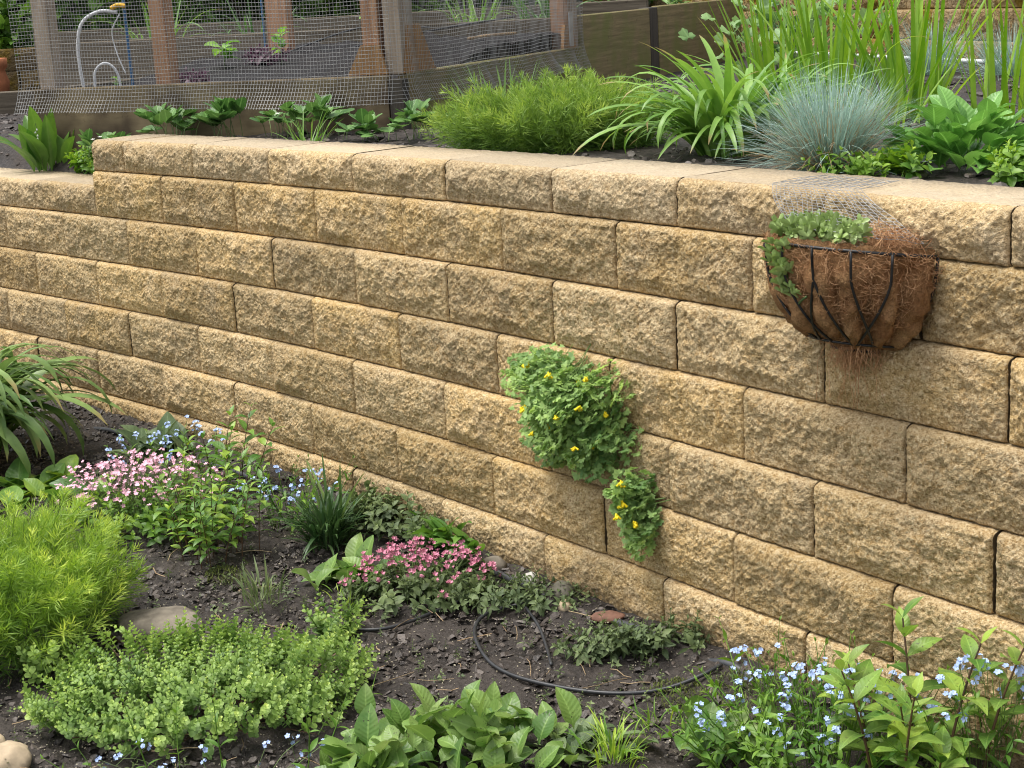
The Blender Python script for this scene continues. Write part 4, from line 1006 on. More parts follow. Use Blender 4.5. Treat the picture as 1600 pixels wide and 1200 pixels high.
# potting mix
V = [np.array([bp[0], bp[1], BZ - .004]) - O] + [bpt(math.pi * i / 24, 0, BR - .014) + np.array([0, 0, -.012 + .006 * noise.noise(Vector((i, 1, 1)))]) - O for i in range(25)]
put('potting_soil', mesh_from('potting_soil', np.array(V), [np.array([(0, i, i + 1) for i in range(1, 25)])]), M['soil_black'], bk)
def wire_part(nm, P, rad=.0028): 
    t = tube(P, rad, 6); return put(nm, mesh_from(nm, t.v - O, t.f), M['black_wire'], bk)
wire_part('rim', [bpt(math.pi * i / 30, 0, BR + .002) for i in range(31)], .0034)
wire_part('back_bar', [bpt(0, 0, BR), bpt(math.pi, 0, BR)], .0034)
wire_part('back_hoop', [bpt(0, k / 10, BR + .003, .172) for k in range(11)] + [bpt(math.pi, k / 10, BR + .003, .172) for k in range(10, -1, -1)], .003)
for j in range(8):                         # criss-cross scrolls of the frame
    a0 = math.pi * (j + .5) / 8
    for sgn in (-1, 1):
        P = []
        for k in range(13):
            t = k / 12; a = a0 + sgn * .34 * max(0, t - .25) ** 1.3 * 1.45; P.append(bpt(min(math.pi, max(0, a)), t * .70, BR + .015, .190))
        if ((j + (sgn > 0)) % 2 == 0 or j in (3, 5)) and .32 < a0 + sgn * .3 < 2.82: wire_part('frame_wire', P, .0025)
wire_part('lower_ring', [bpt(math.pi * i / 24, .70, BR + .015, .190) for i in range(25)], .0026)
wire_part('bottom_ring', [bpt(math.pi * i / 24, .86, BR + .015, .190) for i in range(25)], .0026)
# loose fibres
r = np.random.default_rng(141); fa = Acc()
for i in range(4200):
    a, k = (r.uniform(.02, math.pi - .02) if i % 3 else r.uniform(1.9, 3.1)), r.uniform(0, .98) ; p = bpt(a, k, BR + .008, .178); d = bpt(a, k, BR + .04, .21) - p; d /= np.linalg.norm(d)
    tg = r.normal(0, 1, 3); tg -= d * (tg @ d); tg /= np.linalg.norm(tg); l = r.uniform(.006, .030); c = r.uniform(.2, .9)
    fa.tpl(tube([p - d * .004, p + tg * l * .3 + d * l * .30 * c, p + tg * l * .7 + d * l * .30 * c, p + tg * l + d * l * r.uniform(-.05, .4)], .0004, 3, False), tint=r.uniform(0, 1))
for i in range(340):                       # the tuft hanging from the bottom
    p = bpt(r.normal(1.0, .45), r.uniform(.74, 1.0), BR, .178); l = r.uniform(.008, .05) if i > 30 else r.uniform(.06, .13)
    q = p + np.array([r.normal(0, .020), r.normal(-.008, .014), -l]); fa.tpl(tube([p, (p + q) / 2 + r.normal(0, .009, 3), q], .0005, 3, False), tint=r.uniform(.1, 1))
for i in range(330):                       # tangle on top at the right
    c = bpt(r.uniform(.18, .75), 0, r.uniform(.09, .17)) + np.array([0, 0, r.uniform(-.01, .035)]); P = [c + r.normal(0, .012, 3) for _ in range(4)]; fa.tpl(tube(spline(P, 7), .00045, 3, False), tint=r.uniform(0, 1))
put('loose_fibres', fa.mesh('loose_fibres', O), M['fibre'], liner, kind='stuff')

# succulent in the basket
def succ_rosette(seed):
    r = np.random.default_rng(seed); L_ = leaf(0.72, 'spat', 5, .28, .35); parts = []
    for i in range(9):
        ti = .25 + .13 * i; s = .0075 + .0011 * i; L2 = Tpl(L_.v * s, L_.f, L_.luv + [0, 0, .45 - .04 * i]); Rm = frame(i * 2.4 + r.uniform(-.2, .2), ti)
        a = Tpl(L2.v @ Rm.T, L2.f, L2.luv); b = Tpl(a.v - np.array([0, 0, .0016]), a.f, a.luv); parts += [a, b]
    return join_tpl(parts)
SUC = [succ_rosette(s) for s in range(4)]
sr = thing('succulent', 'green rosette succulent filling and trailing over the left of the basket', 'plant', tuple(bpt(1.9, 0, .1)))
SM = [mesh_from('rosette', t.v, t.f, t.luv) for t in SUC]
for m_ in SM: m_.materials.append(M['succ'])
so = Vector(sr.location); r = np.random.default_rng(142)
for i in range(150):
    a = r.uniform(.85, 2.9); q = r.uniform(.35, 1.0); p = bpt(a, 0, BR * q * .97) + np.array([0, 0, .020 + .026 * (1 - q) + r.uniform(-.004, .018)])
    put('rosette', SM[r.integers(4)], None, sr, M=to_M(frame(r.uniform(0, 6.28), r.uniform(0, .7)), Vector(p) - so, r.uniform(.85, 1.4)) @ Matrix.Rotation(-math.pi / 2 * 0, 4, 'X'))
for i in range(34):
    a = r.normal(1.78, .085); k = r.uniform(-.02, .33); p = bpt(a, max(0, k), BR + .014 + r.uniform(0, .014), .18)
    put('rosette', SM[r.integers(4)], None, sr, M=to_M(frame(-1.2 + r.normal(0, .5), r.uniform(.5, 1.1)), Vector(p) - so, r.uniform(.9, 1.35)))
st = tube(spline([bpt(1.78, .1, BR + .012), bpt(1.78, .36, BR + .016), bpt(1.72, .45, BR + .025), bpt(1.60, .40, BR + .022), bpt(1.50, .36, BR + .022)], 16), .0022, 6)
put('stem', mesh_from('stem', st.v - np.array(so), st.f, st.luv), M['stem'], sr)

# wire mesh draped from the cap over the basket
def wire_net(rows, cols, fn, rad, name, origin, mat, sub=1):
    a = Acc()
    for i in range(cols + 1): a.tpl(tube([fn(i / cols, j / (rows * sub)) for j in range(rows * sub + 1)], rad, 3, False))
    for j in range(rows + 1): a.tpl(tube([fn(i / (cols * sub), j / rows) for i in range(cols * sub + 1)], rad, 3, False))
    return a.mesh(name, origin)
def drape(u, v):
    a = np.array([0.275 + .205 * u, 0.145 - .01 * u, .1045])                 # row on the cap
    b = np.array([0.285 + .225 * u, 0.00 + .0 * u, .1065])                   # cap edge
    c = np.array([0.330 + .29 * u, -.060 + .012 * u, .100 - .035 * u]); e = bpt(2.35 - 2.2 * u, 0, BR * (.80 + .17 * u)) + np.array([0, 0, .036 - .016 * u])
    wob = .003 * math.sin(u * 17 + v * 9)
    if v < .38: p = a + (b - a) * (v / .38)
    else:
        t = (v - .38) / .62; p = (1 - t) ** 2 * b + 2 * t * (1 - t) * c + t * t * e
    return p + np.array([0, -wob, abs(wob)])
tag(put('wire_netting', wire_net(24, 20, drape, .0006, 'wire_netting', (0.4, 0, .1), M['wire']), M['wire'], loc=(0.4, 0, .1)), 'small-gauge wire mesh draped from the wall cap over the hanging basket', 'wire mesh')

# ------------------------------------------------------------------ upper bed plants
ZU = 0.062
strap_clump('lily_of_the_valley', 'broad upright glossy leaves of lily of the valley at the left behind the step', 'plant', -3.43, -0.045, -0.04, 22, (0.18, 0.28), (0.0, 0.45), M['lotv'], [leaf(0.30, 'ovate', 8, .35, b, 0, .01, tw, pet=.1, sides=2, seed=7) for b, tw in ((.3, .2), (.6, -.2), (.9, .3))], 1.0, 0.075, 151)
rt = bpy.data.objects['lily_of_the_valley']; r = np.random.default_rng(152)
bellm = mesh_from('flower_bell', tube([(0, 0, 0), (0, 0, -.002), (0, 0, -.005), (0, 0, -.007)], [.0012, .003, .0034, .0038], 6).v, tube([(0, 0, 0), (0, 0, -.002), (0, 0, -.005), (0, 0, -.007)], [.0012, .003, .0034, .0038], 6).f); bellm.materials.append(M['white_petal'])
for sx in (0.01, 0.055):
    for i in range(7): put('flower_bell', bellm, None, rt, loc=(sx + .012 * math.sin(i * 2.2), -.06, .085 + .011 * i))
    t_ = tube([(sx, -.05, 0), (sx, -.06, .17)], .0012, 4); put('flower_stem', mesh_from('flower_stem', t_.v, t_.f, t_.luv), M['stem'], rt)
mound('creeping_plant', 'low yellow-green leaves with tiny flowers at the step in the wall', 'plant', -3.12, 0.0, -.055, 0.15, 0.045, 0.11, 55, FRESH, 0.06, M['fresh'], 153, None, .8, yaw=.1, low=.3)

# strawberries
def toothed(seed):
    n, V, L = 22, [(0, 0.48, -.02)], [(0, .5, 0)]
    for i in range(n):
        a = 2 * math.pi * i / n; x, y = .38 * math.sin(a), .5 - .5 * math.cos(a); k = 1 + (.07 if i % 2 else -.05)
        V.append((x * k, .48 + (y - .48) * k, .13 * abs(x) - .07 * y * y)); L.append((x / .38, y, 0))
    return Tpl(V, [np.array([(0, i + 1, (i + 1) % n + 1) for i in range(n)])], L)
TOOTH = toothed(0)
def strawberry(label, x, y, n, seed, h=.11, ll=.055, fl=0):
    r = np.random.default_rng(seed); z = float(zu(x, y)); root = thing('strawberry_plant', label, 'plant', (x, y, z), 'strawberry plants in front of the raised bed'); it = []; st = Acc()
    for _ in range(n):
        az = r.uniform(0, 6.28); ti = r.uniform(.1, .9); d = np.array([math.cos(az) * math.sin(ti), math.sin(az) * math.sin(ti), math.cos(ti)]); l = h * r.uniform(.5, 1.1); bx_ = np.array([x + r.normal(0, .045), y + r.normal(0, .03), z]); e = bx_ + d * l
        st.tpl(tube(spline([bx_ - np.array([0, 0, .01]), bx_ + d * l * .5 + np.array([0, 0, .012]), e], 5), .0013, 4, False), tint=r.uniform(0, 1))
        for q in (-1.15, 0, 1.15): it.append((TOOTH, frame(az + q, min(1.5, ti + .55 + r.normal(0, .15)), r.normal(0, .25)), e, ll * r.uniform(.75, 1.15)))
    put('stalks', st.mesh('stalks', root.location), M['stem'], root, kind='stuff'); leaf_objs(root, it, M['straw_leaf'])
    for _ in range(fl):
        q = flower_mesh('white', M['white_petal']) if 'white' in FMESH else None
        if q is None: FLW['white'] = flower5(.008); q = flower_mesh('white', M['white_petal'])
        put('flower', q, None, root, M=to_M(frame(-.6, .5), (r.normal(0, .03), -.03 + r.normal(0, .02), h * r.uniform(.8, 1.05)), 1.0) @ Matrix.Rotation(-1.2, 4, 'X'))
strawberry('strawberry plant nearest the lily leaves, with two white flowers', -3.02, 0.03, 12, 161, .10, .05, 2)
strawberry('dense strawberry plant by the left of the weathered panel', -2.83, 0.20, 16, 162, .11, .055)
strawberry('strawberry plant with large leaflets below the panel middle', -2.62, 0.27, 12, 163, .10, .07)
strawberry('strawberry plant with a white bud, right of the large leaflets', -2.42, 0.42, 12, 164, .09, .05, 1)
strawberry('tall strawberry plant near the panel corner', -2.30, 0.48, 14, 165, .11, .06)
strawberry('low strawberry plant at the raised bed corner', -1.98, 0.47, 14, 166, .06, .05)
strawberry('strawberry plant with one tall pale leaf right of bed corner', -1.78, 0.56, 12, 167, .10, .05)
strap_clump('grass_tuft', 'short bright grass tuft behind the cap near the bed corner', 'grass', -2.08, 0.30, ZU, 34, (0.07, 0.14), (0.2, 1.0), M['strap_up'], BLADES[:3], 1.0, 0.05, 168)
strap_clump('grass_tuft', 'bluish upright grass blades between timber side and thread-leaved mound', 'grass', -1.72, 0.83, ZU, 26, (0.16, 0.27), (0.0, 0.4), M['colum'], BLADES, 1.0, 0.09, 169)
mound('threadleaf_plant', 'fresh green thread-leaved mound behind the cap near the middle', 'plant', -1.08, 0.54, ZU, 0.16, 0.30, 0.205, 360, FEATH, 0.15, M['feather2'], 171, M['stem'], .75, yaw=-.55, edge=.4, low=.45)
strap_clump('daylily', 'bright green arching daylily clump behind the cap, left of the blue fescue', 'plant', -0.53, 0.66, ZU, 190, (0.24, 0.40), (0.0, 0.7), M['strap_up'], STRAPS + STRAPS[:1] + STRAPS[3:4], 1.45, 0.07, 172)
strap_clump('daylily', 'second daylily clump with paler tips behind the first', 'plant', -0.80, 1.10, ZU, 75, (0.26, 0.40), (0.0, 0.7), M['strap_up'], STRAPS[:4], 1.0, 0.10, 173)
grass_tuft('blue_fescue', 'spiky blue-grey fescue dome with tan base right behind the cap', -0.03, 0.50, ZU + .01, 1350, (0.17, 0.27), 0.055, M['fescue'], 181, dry=800, wid=.0021)
grass_tuft('blue_fescue', 'small blue fescue tuft behind sword leaves near the far wall', -2.05, 3.30, 0.06, 500, (0.18, 0.30), 0.06, M['fescue'], 182, wid=.003)
grass_tuft('blue_fescue', 'far right blue fescue tuft in front of the far wall', -1.62, 3.25, 0.06, 500, (0.16, 0.27), 0.07, M['fescue'], 183, wid=.003)
r = np.random.default_rng(184)
rt = thing('penstemon', 'rosette of puckered bright green oval leaves right of the blue fescue', 'plant', (0.20, 0.66, ZU)); it = []
for _ in range(170):
    q, t = math.sqrt(r.uniform(0, 1)), r.uniform(0, 6.283); X, Y = 0.21 + q * .13 * math.cos(t), 0.68 + q * .15 * math.sin(t)
    it.append((OVATE[r.integers(5)], frame(t + r.normal(0, .5), .15 + 1.1 * q * r.uniform(.6, 1.1), r.normal(0, .3)), (X, Y, ZU + r.uniform(.0, .13) * (1 - q * q)), (r.uniform(.06, .10),) * 3))
leaf_objs(rt, it, M['pen'])
def iris(label, x, y, n, seed, L=(.30, .50), sp=.06):
    rt = strap_clump('sword_leaf_plant', label, 'plant', x, y, .06, n, L, (0.0, 0.42), M['iris'], BLADES, 1.0, sp * 1.5, seed, 'sword-leaved clumps in the upper bed'); return rt
iris('leftmost clump of upright sword-shaped leaves in front of the timber', -1.30, 1.62, 42, 191)
iris('tall sword-leaf clump behind the blue fescue', -0.95, 1.50, 55, 192, (.34, .56))
iris('sword-leaf clump between fescue and puckered rosette', -0.72, 1.58, 50, 193, (.32, .55))
iris('sparse sword leaves right of the main clumps', -0.42, 1.62, 20, 194, (.28, .46), .07)
iris('sword leaves leaning right near the right edge', -0.20, 1.55, 20, 195, (.26, .44), .06)
strap_clump('grass_tuft', 'short grassy blades at the foot of the sword leaves', 'grass', -0.72, 1.36, .06, 80, (0.12, 0.26), (0.0, 0.6), M['iris'], BLADES, 1.2, 0.26, 199)
b_ = thing('bent_leaf', 'single broad sword leaf bent over towards the puckered rosette', 'leaf', (-0.62, 1.28, .06))
put('leaf_blade', shared(BENT, 'leaf_blade', M['iris']), None, b_, M=to_M(frame(.75, .1), (0, 0, 0), (.36 * 1.3, .36, .36)))
# columbine
def lobed_big():
    V = [(0, 0.15, 0)]; L = [(0, 0, 0)]; n = 30
    for i in range(n + 1):
        a = math.radians(-150 + 300 * i / n); q = .55 + .20 * abs(math.cos(1.5 * a)) ** .5 + .07 * math.cos(9 * a); V.append((math.sin(a) * q, .4 + math.cos(a) * q * .75, .10 * math.cos(3 * a) - .08)); L.append((math.sin(a) * q, math.cos(a), 0))
    return Tpl(V, [np.array([(0, i + 1, i) for i in range(1, n + 1)])], L)
LBB = lobed_big()
r = np.random.default_rng(201)
rt = thing('columbine', 'pale blue-green lobed columbine foliage beside the end of the timber board', 'plant', (-2.0, 2.35, .06)); it = []
for _ in range(150):
    t = r.normal(0, 1, 3) * np.array([.13, .15, .11]) + np.array([0, 0, .20]); t[2] = max(.03, t[2]); it.append((LBB, frame(r.uniform(0, 6.28), r.uniform(.5, 1.3), r.normal(0, .3)), np.array([-2.02, 2.40, .06]) + t, r.uniform(.035, .06)))
leaf_objs(rt, it, M['colum'])
sa = Acc()
for t, Rm, loc, sc in it[::2]: sa.tpl(tube([(-2.02 + r.normal(0, .02), 2.40 + r.normal(0, .02), .05), loc], .0016, 3, False), tint=r.uniform(0, 1))
put('stalks', sa.mesh('stalks', rt.location), M['stem'], rt, kind='stuff')
# little plants along the back of the cap
mound('small_leaf_plant', 'small green seedlings at the foot of the blue fescue', 'plant', 0.10, 0.40, ZU, .07, .05, .055, 20, FRESH, .06, M['fresh'], 211, None, .8, low=.3)
mound('small_leaf_plant', 'small leafy seedlings between fescue and puckered rosette behind the cap', 'plant', 0.20, 0.46, ZU, .04, .05, .06, 20, FRESH, .06, M['fresh'], 212, None, .8, low=.3)
mound('small_leaf_plant', 'bushy little bright green plant at the right edge behind the cap', 'plant', 0.50, 0.50, ZU, .06, .08, .10, 60, FRESH, .06, M['fresh'], 213, M['stem'], .6, low=.4)

# ------------------------------------------------------------------ raised timber bed
A0 = np.array([-2.22, 0.75]); UD = np.array([-0.8486, -0.5291]); WD = np.array([-0.5291, 0.8486])
def ab(a, b): return A0 + UD * a + WD * b
def board(nm, parent, p, q, z0, z1, th, mat, bev=.004, ins=0.0):
    p, q = np.asarray(p), np.asarray(q); L = float(np.linalg.norm(q - p)); an = math.atan2(q[1] - p[1], q[0] - p[0]); c = (p + q) / 2
    t = box_tpl(L, th, z1 - z0, bev)
    base = np.array(parent.location) if parent else np.zeros(3)
    return put(nm, mesh_from(nm, t.v, t.f, smooth=False), mat, parent, M=Matrix.Translation((c[0] - base[0], c[1] - base[1], z0 - base[2])) @ Matrix.Rotation(an, 4, 'Z'))
def post(nm, parent, p, an, sx, sy, z0, z1, mat):
    t = box_tpl(sx, sy, z1 - z0, .004); base = np.array(parent.location)
    return put(nm, mesh_from(nm, t.v, t.f, smooth=False), mat, parent, M=Matrix.Translation((p[0] - base[0], p[1] - base[1], z0 - base[2])) @ Matrix.Rotation(an, 4, 'Z'))
AU = math.atan2(UD[1], UD[0])
bed = thing('raised_bed', 'weathered timber raised bed with olive-stained side boards behind the wall', 'raised bed', (A0[0], A0[1], .03))
board('front_panel', bed, ab(.035, 0), ab(1.50, 0), -.06, .247, .032, M['panel'])
board('side_board', bed, ab(0, .035), ab(0, 1.845), .03, .250, .036, M['olive'])
board('side_board', bed, ab(0, 1.85), ab(0, 2.87), .03, .384, .036, M['olive'])
board('side_board', bed, ab(0, 3.02), ab(0, 4.75), .03, .392, .036, M['olive'])
board('step_board', bed, ab(.03, 1.88), ab(2.78, 1.88), .12, .380, .036, M['board_grey'])
board('left_board', bed, ab(1.50, .035), ab(1.50, 1.86), -.02, .245, .036, M['board_grey'])
board('divider_board', bed, ab(.03, 3.0), ab(3.8, 3.0), .12, .43, .036, M['board_grey'])
post('corner_post', bed, ab(.0, .0), AU, .05, .05, -.02, .235, M['post_dark'])
post('joint_post', bed, ab(.012, 2.945), AU, .06, .13, -.02, .388, M['post_dark'])
def bed_soil(nm, a0, a1, b0, b1, zf, na=44, nb=34):
    V = []
    for i in range(na + 1):
        for j in range(nb + 1):
            a, b = a0 + (a1 - a0) * i / na, b0 + (b1 - b0) * j / nb; p = ab(a, b); V.append((p[0], p[1], zf(a, b) + .018 * noise.fractal(Vector((a * 12, b * 12, 4)), .8, 2, 4)))
    V = np.array(V) - np.array(bed.location); I = np.arange((na + 1) * (nb + 1)).reshape(na + 1, nb + 1)
    put(nm, mesh_from(nm, V, [np.stack([I[:-1, :-1], I[:-1, 1:], I[1:, 1:], I[1:, :-1]], 2).reshape(-1, 4)]), M['soil_black'], bed)
def heap(a, b): return .205 + .11 * float(ss(.1, 1.6, b)) + .10 * math.exp(-((a - .35) ** 2) / .10 - ((b - .75) ** 2) / .14)
bed_soil('soil', .02, 1.485, .02, 1.86, heap); bed_soil('soil', .02, 2.78, 1.90, 2.98, lambda a, b: .335, 40, 20); bed_soil('soil', .02, 3.8, 3.02, 4.7, lambda a, b: .36, 30, 20)

cage = thing('wire_cage', 'hardware-cloth fence on cedar posts around the front of the raised bed', 'fence', (A0[0], A0[1], .25))
post('post', cage, ab(.10, -.005 + .06), AU, .062, .085, .246, 1.15, M['post_red'])
post('post', cage, ab(.022, .075), AU, .062, .105, .246, 1.15, M['post_grey'])
post('post', cage, ab(.955, .055), AU, .062, .06, .23, 1.15, M['post_red'])
post('post', cage, ab(1.465, .055), AU, .065, .06, .23, 1.15, M['post_grey'])
post('post', cage, ab(.03, 1.70), AU, .06, .06, .246, 1.15, M['post_red'])
post('post', cage, ab(.02, 1.775), AU, .06, .085, .246, 1.15, M['post_grey'])
def gusset(p, an, w0, w1, h, lean):
    V = [(-w0 / 2 + lean, 0, 0), (w0 / 2 + lean, 0, 0), (w1 / 2, 0, h), (-w1 / 2, 0, h)]; V = np.array(V + [(x, .014, z) for x, y, z in V]); V[:, 2] = np.minimum(V[:, 2], h)
    F = [(0, 1, 2, 3), (7, 6, 5, 4), (0, 4, 5, 1), (1, 5, 6, 2), (2, 6, 7, 3), (3, 7, 4, 0)]
    put('gusset', mesh_from('gusset', V, [np.array(F)], smooth=False), M['gusset'], cage, M=Matrix.Translation((p[0] - A0[0], p[1] - A0[1], .0)) @ Matrix.Rotation(an, 4, 'Z'))
gusset(ab(.10, .0), AU + math.pi, .15, .07, .10, -.015)
gusset(ab(-.014, .12), math.atan2(WD[1], WD[0]) , .26, .10, .16, .035)
gusset(ab(-.012, 1.70), math.atan2(WD[1], WD[0]), .16, .10, .10, 0)
# the cloth
pc = [ab(1.55, -.03)]
for t in np.linspace(0, 1, 40)[1:]: pc.append(ab(1.55 - 1.535 * t, -.03 + .006 * math.sin(t * 21)))
for t in np.linspace(0, 1, 6)[1:]: an_ = math.pi / 2 * t; pc.append(ab(.015 - .045 * math.sin(an_), .015 - .045 * math.cos(an_)))
for t in np.linspace(0, 1, 40)[1:]: pc.append(ab(-.03 + .004 * math.sin(t * 17), .015 + 1.80 * t))
pc = np.array(pc); sl = np.concatenate([[0], np.cumsum(np.linalg.norm(np.diff(pc, axis=0), axis=1))])
def path(s): return np.array([np.interp(s, sl, pc[:, 0]), np.interp(s, sl, pc[:, 1])])
GR = 0.0127; net = Acc(); TL = sl[-1]; nv_ = int(TL / GR); nh_ = 62
def zlow(s): return .165 - .012 * float(ss(.0, 1.7, s)) + .003 * math.sin(s * 9) + .012 * float(ss(1.7, 3.4, s))
def cl_pt(s, j):
    p = path(s); z = zlow(s) + GR * j; lean = .012 * math.sin(s * 4.1 + j * .05) * .5
    fl = .045 * max(0., (.27 - z) / .1) ** 1.5 * (1 + .4 * math.sin(s * 7)); sag = .007 * math.sin(s * 13 + j * .3) + .005 * math.sin(s * 31 - j * .21)
    n_ = np.array([.55, -.83]) if s < 1.55 else np.array([.85, .53])
    return np.array([p[0] + lean * .4 + n_[0] * (fl + abs(sag)), p[1] - abs(lean) * .3 + n_[1] * (fl + abs(sag)), z])
for i in range(nv_ + 1): net.tpl(tube([cl_pt(min(TL, i * GR), j) for j in (-.3, 4, 8, 20, 36, nh_)], .0008, 3, False))
for j in range(nh_ + 1): net.tpl(tube([cl_pt(TL * q / 130, j) for q in range(131)], .0008, 3, False))
put('wire_cloth', net.mesh('wire_cloth', cage.location), M['wire'], cage, kind='stuff')
sp_ = board('metal_strap', cage, ab(-.05, 1.60), ab(-.05, 1.64), .26, .40, .006, M['wire'], .001); sp_.rotation_euler.x = .0

# things growing and standing in the bed
def seedling(label, a, b, h, n, ll, seed, z0=None, mat='seedling'):
    p = ab(a, b); z = heap(a, b) if z0 is None else z0; r = np.random.default_rng(seed); root = thing('seedling', label, 'plant', (p[0], p[1], z), 'vegetable seedlings inside the raised bed'); it = []
    t = tube([(0, 0, -.01), (.004, 0, h * .5), (0, .004, h)], [.0022, .002, .0014], 5); put('stem', mesh_from('stem', t.v, t.f, t.luv), M['stem'], root)
    for i in range(n):
        q = .35 + .65 * (i + 1) / n; it.append((OVATE[r.integers(5)], frame(r.uniform(0, 6.28), r.uniform(.7, 1.35), r.normal(0, .3)), (p[0], p[1], z + h * q), (ll * r.uniform(.8, 1.2) * 1.2, ll * r.uniform(.8, 1.2), ll)))
    leaf_objs(root, it, M[mat])
seedling('bushy bright cucumber seedling with large leaves behind the wire mesh', 1.20, .85, .085, 11, .075, 221)
seedling('upright seedling with drooping leaves right of the cucumber seedling', .93, .85, .12, 10, .05, 222)
seedling('pale seedling beside the flared corner post inside the mesh', .58, .95, .12, 8, .045, 223)
seedling('single bright leaf seedling left of the reddish middle post', 1.10, .22, .05, 3, .045, 224)
seedling('small yellowish seedling inside the small white hoop', 1.30, .22, .06, 7, .025, 225)
for i, (a, b) in enumerate([(1.05, .35), (1.05, .95)]):
    p = ab(a, b); mound('purple_lettuce', ['dark purple leafy lettuce left of the middle post', 'dark purple leafy lettuce behind the middle post'][i], 'plant', p[0], p[1], heap(a, b), .09, .07, .05, 40, FRESH, .06, M['purple'], 226 + i, None, 1.0, low=.3)
def hoop(label, pts, rad, mat, name='hoop', cat='tube'):
    P = np.array([[*ab(a, b), z] for a, b, z in pts]); t = tube(spline(P, 36), rad, 7); o = P[0]
    tag(put(name, mesh_from(name, t.v - o, t.f), mat, loc=tuple(o)), label, cat)
hoop('tall white flexible tube arching at the left end of the bed', [(1.40, .16, .20), (1.41, .16, .36), (1.39, .17, .47), (1.33, .20, .515), (1.27, .24, .51)], .0065, M['white_tube'])
hoop('small white tube hoop low at the left end of the bed', [(1.35, .16, .19), (1.345, .16, .29), (1.31, .18, .325), (1.275, .20, .29), (1.265, .21, .19)], .005, M['white_tube'])
hoop('thin green tie hanging beside the blue stake', [(1.27, .25, .50), (1.31, .25, .44), (1.30, .25, .36), (1.27, .25, .28)], .0025, M['white_tube'], 'cord', 'cord')
hoop('slim blue garden stake at the left end of the bed', [(1.25, .26, .19), (1.25, .26, .45), (1.25, .26, .8)], .006, M['blue_stake'], 'garden_stake', 'stake')
hoop('slim blue garden stake behind the cucumber seedling', [(1.32, 1.4, .27), (1.32, 1.4, .45), (1.32, 1.4, .8)], .005, M['blue_stake'], 'garden_stake', 'stake')
hoop('yellow plastic tie on top of the white tube', [(1.29, .23, .525), (1.265, .24, .535), (1.24, .25, .53)], .009, M['tie'], 'plastic_tie', 'tie')
hoop('black irrigation tube arching over the bed soil behind the seedlings', [(1.15, .9, .24), (1.0, 1.2, .33), (.85, 1.5, .39), (.6, 1.6, .37)], .004, M['hose'], 'drip_tube', 'hose')
hoop('second black irrigation tube running to the corner post', [(.95, 1.0, .24), (.8, 1.25, .31), (.62, 1.5, .35), (.30, 1.86, .393)], .004, M['hose'], 'drip_tube', 'hose')
hoop('pale wooden stick lying on the dark soil heap', [(.14, .95, .33), (.10, 1.1, .335), (.06, 1.25, .335)], .007, M['straw'], 'wooden_stick', 'stick')
for i, (a, b, lb) in enumerate([(1.18, 1.30, 'weathered wooden post standing inside the bed behind the middle post'), (.82, 1.75, 'grey wooden post at the back of the bed near the corner')]):
    p = ab(a, b); t_ = box_tpl(.10 if i == 0 else .06, .06, .95, .004); o = put('wooden_post', mesh_from('wooden_post', t_.v, t_.f, smooth=False), M['post_grey'] if i else M['post_red'], loc=(p[0], p[1], .2)); o.rotation_euler.z = AU; tag(o, lb, 'post')
for i, (a, b, n, lb) in enumerate([(.35, 2.35, 40, 'grassy leaves in the rear bed seen above the soil heap'), (.75, 2.5, 36, 'strappy green leaves in the rear bed behind the corner post'), (2.0, 2.5, 30, 'green leaves in the rear bed behind the cucumber seedling'), (2.55, 2.4, 34, 'green leaves in the rear bed behind the white hoop')]):
    p = ab(a, b); strap_clump('rear_bed_plant', lb, 'plant', p[0], p[1], .335, n, (.14, .34), (.1, .8), M['strap_up' if i % 2 else 'straw_leaf'], BLADES + STRAPS[:2], 1.2, .12, 231 + i, 'plants in the rear bed')
for i, (a, b, lb) in enumerate([(.25, 3.4, 'small pale-leaved plant on the soil right behind the olive board'), (.2, 4.1, 'small green plant near the far end of the olive board')]):
    p = ab(a, b); r = np.random.default_rng(240 + i); rt = thing('rear_seedling', lb, 'plant', (p[0], p[1], .36))
    leaf_objs(rt, [(OVATE[r.integers(5)], frame(r.uniform(0, 6.28), r.uniform(.4, 1.3)), (p[0] + r.normal(0, .04), p[1] + r.normal(0, .04), .36 + r.uniform(0, .06)), r.uniform(.05, .09)) for _ in range(16)], M['colum'])

# ------------------------------------------------------------------ far things
fwl = thing('far_block_wall', 'mossy tan block wall at the back behind the sword leaves', 'wall', (-3.4, 4.55, .0))
d_ = np.array([0.926, -0.378]); th_ = math.atan2(d_[1], d_[0])
for kc in range(4):
    for i in range(-13, 10):
        p = np.array([-3.4, 4.55]) + d_ * (i + (.5 if kc % 2 else 0)) * WB + np.array([-.378, -.926]) * (-.012 * kc)
        put('block', random.choice(BLK), None, fwl, M=Matrix.Translation((p[0] + 3.4, p[1] - 4.55, .0 + .15 * kc)) @ Matrix.Rotation(th_, 4, 'Z')).material_slots[0].link = 'OBJECT'
for o in fwl.children: o.material_slots[0].material = M['stone_back']
tag(put('white_pipe', mesh_from('white_pipe', tube([(-4.6, 4.83, .075), (-3.4, 4.34, .075), (-1.2, 3.44, .075)], .010, 8).v, tube([(-4.6, 4.83, .075), (-3.4, 4.34, .075), (-1.2, 3.44, .075)], .010, 8).f), M['white_tube']), 'pale blue-white pipe lying along the foot of the far wall', 'pipe')
lw = thing('dark_stone_wall', 'low dark mossy stone wall at the far left edge', 'wall', (-8.6, 1.5, .0))
dl = np.array([.35, .94]); tl_ = math.atan2(dl[1], dl[0])
